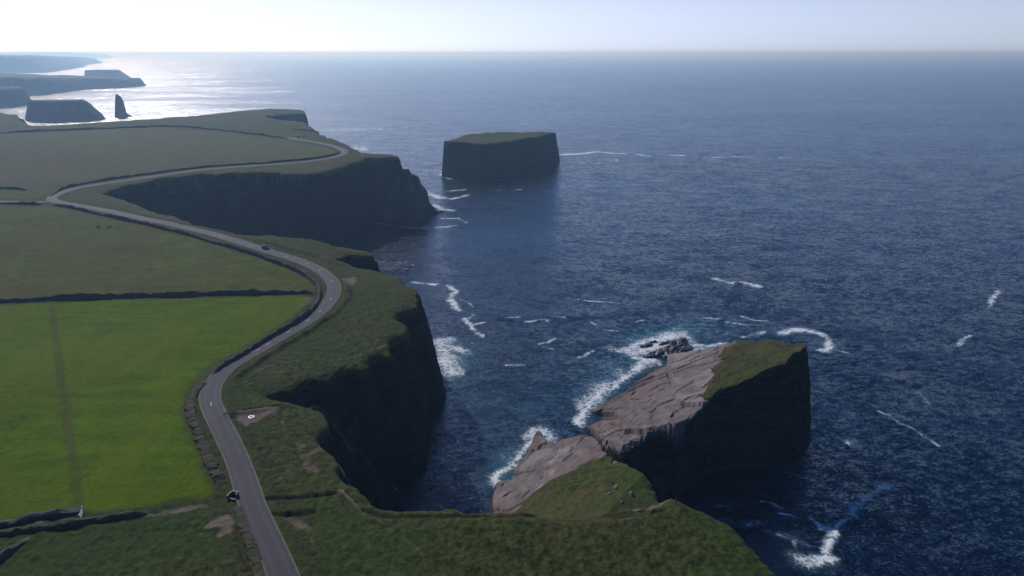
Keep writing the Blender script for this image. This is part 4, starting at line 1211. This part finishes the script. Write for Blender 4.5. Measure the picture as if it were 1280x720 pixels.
# ------------------------------------------------------------------ the sea
FOAM = [  # photo points, half width in metres, strength
    ([(553, 428), (560, 438), (564, 452), (566, 466)], 4.5, .68), ([(566, 434), (578, 440)], 3.0, .6), ([(571, 455), (578, 468)], 2.0, .5),
    ([(518, 353), (530, 354), (545, 356)], 1.4, .9), ([(560, 357), (569, 364), (562, 375), (568, 381), (574, 388)], 1.4, .95), ([(570, 372), (585, 378), (592, 384)], .7, .45),
    ([(582, 398), (590, 410), (602, 420)], 1.3, .75), ([(594, 406), (606, 403)], .9, .6), ([(582, 400), (592, 393)], 1.2, .4),
    ([(675, 430), (685, 428), (692, 424)], 1.0, .6), ([(678, 434), (690, 436)], 0.7, .4), ([(634, 456), (655, 456.5)], .7, .6), ([(633, 397), (648, 396)], .8, .5), ([(658, 402), (684, 399), (684, 402)], .9, .6),
    ([(695, 396), (706, 397)], .9, .55), ([(738, 402), (745, 406)], .7, .6), ([(723, 374), (735, 376), (764, 378)], .8, .65), ([(755, 412), (770, 414)], .8, .5), ([(724, 447), (735, 442), (742, 438)], .9, .6),
    ([(716, 462), (730, 464)], 1.0, .45), ([(610, 383), (632, 386)], .9, .35), ([(795, 402), (805, 400)], .8, .5),
    # near slab
    ([(618, 604), (624, 590), (636, 585), (641, 577)], 1.7, .95), ([(641, 580), (652, 566), (664, 551)], 1.3, .7), ([(662, 546), (672, 536), (682, 542), (688, 550)], 2.0, .95), ([(650, 557), (640, 566), (630, 577)], 2.5, .35),
    # channel
    ([(742, 540), (750, 556), (760, 566), (770, 577), (785, 583)], 1.3, .95), ([(724, 530), (728, 520), (735, 505)], 1.6, .9),
    # big stack
    ([(735, 507), (748, 494), (762, 484), (778, 474), (795, 462), (812, 452)], 3.0, 1.0), ([(758, 492), (770, 480), (786, 470)], 1.5, .9), ([(725, 500), (745, 482), (770, 464)], 4.0, .35),
    ([(783, 437), (800, 432), (818, 425), (838, 420), (858, 418), (868, 428)], 3.2, .95), ([(790, 442), (812, 436), (830, 432)], 3.0, .9), ([(862, 430), (885, 434), (908, 430)], 2.0, .75), ([(795, 447), (818, 450)], 1.5, .9),
    ([(760, 436), (780, 438)], 2.5, .4), ([(840, 414), (862, 406)], 3.5, .35), ([(865, 438), (880, 436)], 1.6, .8),
    ([(975, 418), (990, 413), (1008, 412), (1024, 416), (1034, 424), (1038, 434), (1026, 438)], 1.7, .92), ([(1040, 436), (1065, 443)], .9, .35), ([(926, 421), (944, 418), (955, 415)], 1.4, .6),
    ([(885, 398), (896, 399), (908, 402)], 1.5, .65), ([(930, 396), (945, 401), (958, 401)], 1.0, .7), ([(916, 404), (940, 406)], 1.0, .55), ([(880, 424), (900, 420), (915, 416)], 1.3, .3),
    ([(898, 349), (912, 353), (930, 353), (948, 358)], 2.3, .85), ([(888, 347), (912, 350)], 2.0, .35),
    ([(1237, 384), (1240, 373), (1250, 363)], 1.3, .72), ([(1196, 432), (1204, 424), (1213, 419)], 1.2, .6),
    ([(1096, 513), (1110, 518), (1125, 529), (1145, 538), (1160, 549), (1174, 557)], .75, .42), ([(1112, 515), (1150, 530)], 1.6, .25), ([(1150, 492), (1165, 508)], 1.0, .35),
    # lower right
    ([(1002, 699), (1012, 704), (1026, 701)], 2.2, 1.0), ([(1024, 706), (1030, 694), (1037, 676), (1043, 664), (1049, 658)], .85, 1.0), ([(1016, 649), (1026, 659), (1040, 661)], .6, .9),
    ([(1050, 656), (1062, 643), (1076, 628), (1092, 615), (1110, 606)], 1.2, .62), ([(952, 626), (968, 630), (976, 635)], .6, .5), ([(972, 641), (986, 643), (998, 648)], .4, .8),
    ([(895, 632), (915, 633)], .7, .35), ([(905, 650), (930, 656), (950, 654)], 1.3, .35), ([(960, 665), (985, 670), (1010, 684)], 1.2, .3), ([(992, 676), (996, 690)], .6, .45),
    ([(865, 579), (900, 577), (945, 577)], 2.6, .42), ([(1008, 545), (1030, 548), (1055, 553)], 3.0, .42),
    ([(470, 590), (480, 600), (497, 613)], .5, .35),
    # flat stack and beyond
    ([(697, 194), (725, 192), (745, 190), (780, 192)], 5, .8), ([(795, 193), (815, 195)], 5, .6), ([(838, 194), (855, 194.5)], 5, .6), ([(880, 196), (900, 196.5)], 4, .55), ([(915, 195.5), (940, 196)], 4, .6), ([(975, 197), (990, 197.5)], 4, .55),
    ([(1060, 194), (1085, 192), (1100, 194)], 6, .5), ([(1130, 196), (1142, 197)], 4, .4), ([(715, 206), (730, 204)], 3, .45), ([(744, 205), (748, 203)], 3, .5), ([(762, 202), (771, 202), (770, 199)], 3, .5), ([(915, 206), (935, 207)], 4, .3),
    ([(552, 215), (556, 220), (565, 223)], 3.5, .8), ([(585, 222), (605, 220)], 3, .35), ([(620, 225), (638, 224)], 3, .5), ([(636, 216), (665, 211)], 4, .45), ([(560, 239), (580, 237)], 2.5, .6), ([(563, 249), (585, 244)], 2.5, .65), ([(610, 238), (623, 238)], 2, .4), ([(645, 238), (650, 237)], 2, .5),
    ([(533, 240), (545, 246), (556, 248)], 3.5, .85), ([(543, 256), (553, 262), (565, 263)], 2.5, .8), ([(552, 273), (572, 273), (583, 278)], 1.8, .6), ([(500, 284), (520, 285), (555, 284), (570, 282)], 1.6, .6), ([(470, 279), (495, 281)], 1.6, .4), ([(492, 276), (510, 274)], 2.5, .35), ([(447, 276), (470, 270)], 2, .3), ([(520, 217), (535, 219)], 3, .4),
    ([(404, 163), (425, 162), (475, 161)], 9, .55), ([(410, 170), (440, 172), (470, 170)], 8, .4), ([(443, 185), (456, 188), (450, 183)], 5, .85), ([(428, 176), (445, 178), (475, 174)], 7, .5), ([(400, 141), (420, 140)], 12, .3),
    ([(540, 148), (560, 147)], 10, .25),
]
TURQ = [([(556, 432), (572, 448), (578, 470)], 7, .6), ([(735, 500), (770, 470), (800, 445)], 9, .75), ([(790, 430), (840, 415), (870, 410)], 10, .75), ([(625, 595), (650, 560), (675, 535)], 6, .8), ([(600, 545), (640, 552)], 7, .25),
        ([(595, 425), (610, 430)], 5, .3), ([(1040, 650), (1100, 610)], 3, .15), ([(900, 402), (960, 404)], 8, .35), ([(640, 500), (700, 480), (760, 450)], 22, .22), ([(700, 510), (730, 470)], 8, .3)]

wa = np.radians(np.concatenate([np.arange(-86, -44, 2.0), np.arange(-44, 44, 0.10), np.arange(44, 88, 2.0)]))
wr = list(steps([(20, 120, 6), (120, 330, 0.5), (330, 560, 1.6), (560, 900, 3.2)]))
while wr[-1] < 70000:
    wr.append(wr[-1] * 1.06)
wr = np.array(wr)
A, Rr = np.meshgrid(wa, wr)
X = Rr * np.sin(A); Y = Rr * np.cos(A)
foam = np.zeros(X.shape); turq = np.zeros(X.shape)
for dst, src in ((foam, FOAM), (turq, TURQ)):
    for pts, w, s in src:
        wp = [P(a, b, 0) for a, b in pts]
        reach = 2.4 * w
        xs = [p[0] for p in wp]; ys = [p[1] for p in wp]
        m = (X > min(xs) - reach) & (X < max(xs) + reach) & (Y > min(ys) - reach) & (Y < max(ys) + reach)
        if not m.any(): continue
        fw_ = max(4, 3.0 * w)
        dd, _ = seg_dist(wp, X[m] + 1.1 * w * fbm(X[m], Y[m], fw_, 4, 4, 0.6), Y[m] + 1.1 * w * fbm(X[m], Y[m], fw_, 4, 6, 0.6))
        br = np.clip(1.05 + 0.75 * fbm(X[m], Y[m], 4.5 * w, 3, 1), 0.25, 1.25)
        dst[m] = np.maximum(dst[m], s * br * np.exp(-(dd / (1.15 * w)) ** 1.5) * 0.95)
turq = np.maximum(turq, 0.5 * foam * (Rr < 330))
Zw = np.zeros(X.shape)
fc = np.stack([foam.ravel(), turq.ravel(), foam.ravel() * 0, foam.ravel() * 0 + 1], -1)
sea = grid_object('water', X, Y, Zw, {'foam': fc}, np.ones((X.shape[0] - 1, X.shape[1] - 1), bool), WATER)
tag(sea, kind='structure')

# ------------------------------------------------------------------ haze
bm = bmesh.new(); box(bm, -75000, 75000, -3000, 75000, -4.0, 128.0)
nh = N('haze')
pv = nh.t.nodes.new('ShaderNodeVolumePrincipled')
pv.inputs['Color'].default_value = (0.42, 0.68, 1.0, 1)
pv.inputs['Density'].default_value = 0.00018
pv.inputs['Absorption Color'].default_value = (0.85, 0.93, 1, 1)
pv.inputs['Anisotropy'].default_value = 0.45
nh.t.links.new(pv.outputs[0], nh.out.inputs['Volume'])
hz = bm_object('haze', bm, nh.m)
tag(hz, kind='stuff')

# ------------------------------------------------------------------ light
SUN_EL, SUN_AZ = math.radians(36), math.radians(-31)      # azimuth from +Y towards +X
sd = Vector((math.sin(SUN_AZ) * math.cos(SUN_EL), math.cos(SUN_AZ) * math.cos(SUN_EL), math.sin(SUN_EL)))
sun = bpy.data.lights.new('sun', 'SUN'); sun.energy = 5.0; sun.angle = math.radians(0.5); sun.color = (1.0, 0.95, 0.88)
so = link(bpy.data.objects.new('sun', sun)); so.rotation_euler = (-sd).to_track_quat('-Z', 'Y').to_euler()
so.location = (0, 0, 300)
w = bpy.data.worlds.new('World'); scene.world = w; w.use_nodes = True
nt = w.node_tree; nt.nodes.clear()
sky = nt.nodes.new('ShaderNodeTexSky'); sky.sky_type = 'NISHITA'; sky.sun_disc = False
sky.sun_elevation = SUN_EL; sky.sun_rotation = SUN_AZ
sky.altitude = 500; sky.air_density = 0.75; sky.dust_density = 0.5; sky.ozone_density = 4.0
bg = nt.nodes.new('ShaderNodeBackground'); bg.inputs['Strength'].default_value = 0.145
wo = nt.nodes.new('ShaderNodeOutputWorld')
tint = nt.nodes.new('ShaderNodeMix'); tint.data_type = 'RGBA'; tint.blend_type = 'MULTIPLY'; tint.inputs['Factor'].default_value = 1.0
tr_ = nt.nodes.new('ShaderNodeMix'); tr_.data_type = 'RGBA'; tr_.inputs[6].default_value = (0.86, 0.96, 1.26, 1); tr_.inputs[7].default_value = (1.02, 0.95, 1.08, 1)
hs = nt.nodes.new('ShaderNodeHueSaturation'); tc = nt.nodes.new('ShaderNodeTexCoord'); sx = nt.nodes.new('ShaderNodeSeparateXYZ'); nt.links.new(tc.outputs['Generated'], sx.inputs[0])
mr = nt.nodes.new('ShaderNodeMapRange'); nt.links.new(sx.outputs[2], mr.inputs[0])
for i_, v_ in ((1, 0.02), (2, 0.22), (3, 0.58), (4, 1.3)): mr.inputs[i_].default_value = v_
nt.links.new(mr.outputs[0], hs.inputs['Saturation'])
m3 = nt.nodes.new('ShaderNodeMapRange'); nt.links.new(sx.outputs[2], m3.inputs[0]); m3.inputs[1].default_value = 0.0; m3.inputs[2].default_value = 0.06
nt.links.new(m3.outputs[0], tr_.inputs['Factor']); nt.links.new(tr_.outputs[2], tint.inputs[7])
nt.links.new(sky.outputs[0], hs.inputs['Color']); nt.links.new(hs.outputs[0], tint.inputs[6]); nt.links.new(tint.outputs[2], bg.inputs[0]); nt.links.new(bg.outputs[0], wo.inputs[0])

# ------------------------------------------------------------------ camera and settings
cam = bpy.data.cameras.new('camera'); cam.sensor_width = 36.0; cam.lens = 36.0 * FPX / 1280.0
cam.clip_start = 1.0; cam.clip_end = 200000.0
co = link(bpy.data.objects.new('camera', cam)); co.location = (0, 0, CAM_Z); co.rotation_euler = (math.pi / 2 - PITCH, 0, 0)
scene.camera = co
vs = scene.view_settings
scene.display_settings.display_device = 'sRGB'
vs.view_transform = 'Standard'; vs.look = 'None'; vs.gamma = 1.0; vs.use_curve_mapping = False
vs.exposure = -0.43
cy_ = scene.cycles
cy_.max_bounces = 4; cy_.diffuse_bounces = 2; cy_.glossy_bounces = 2; cy_.transmission_bounces = 1; cy_.volume_bounces = 0
cy_.sample_clamp_indirect = 4.0
cy_.use_denoising = True
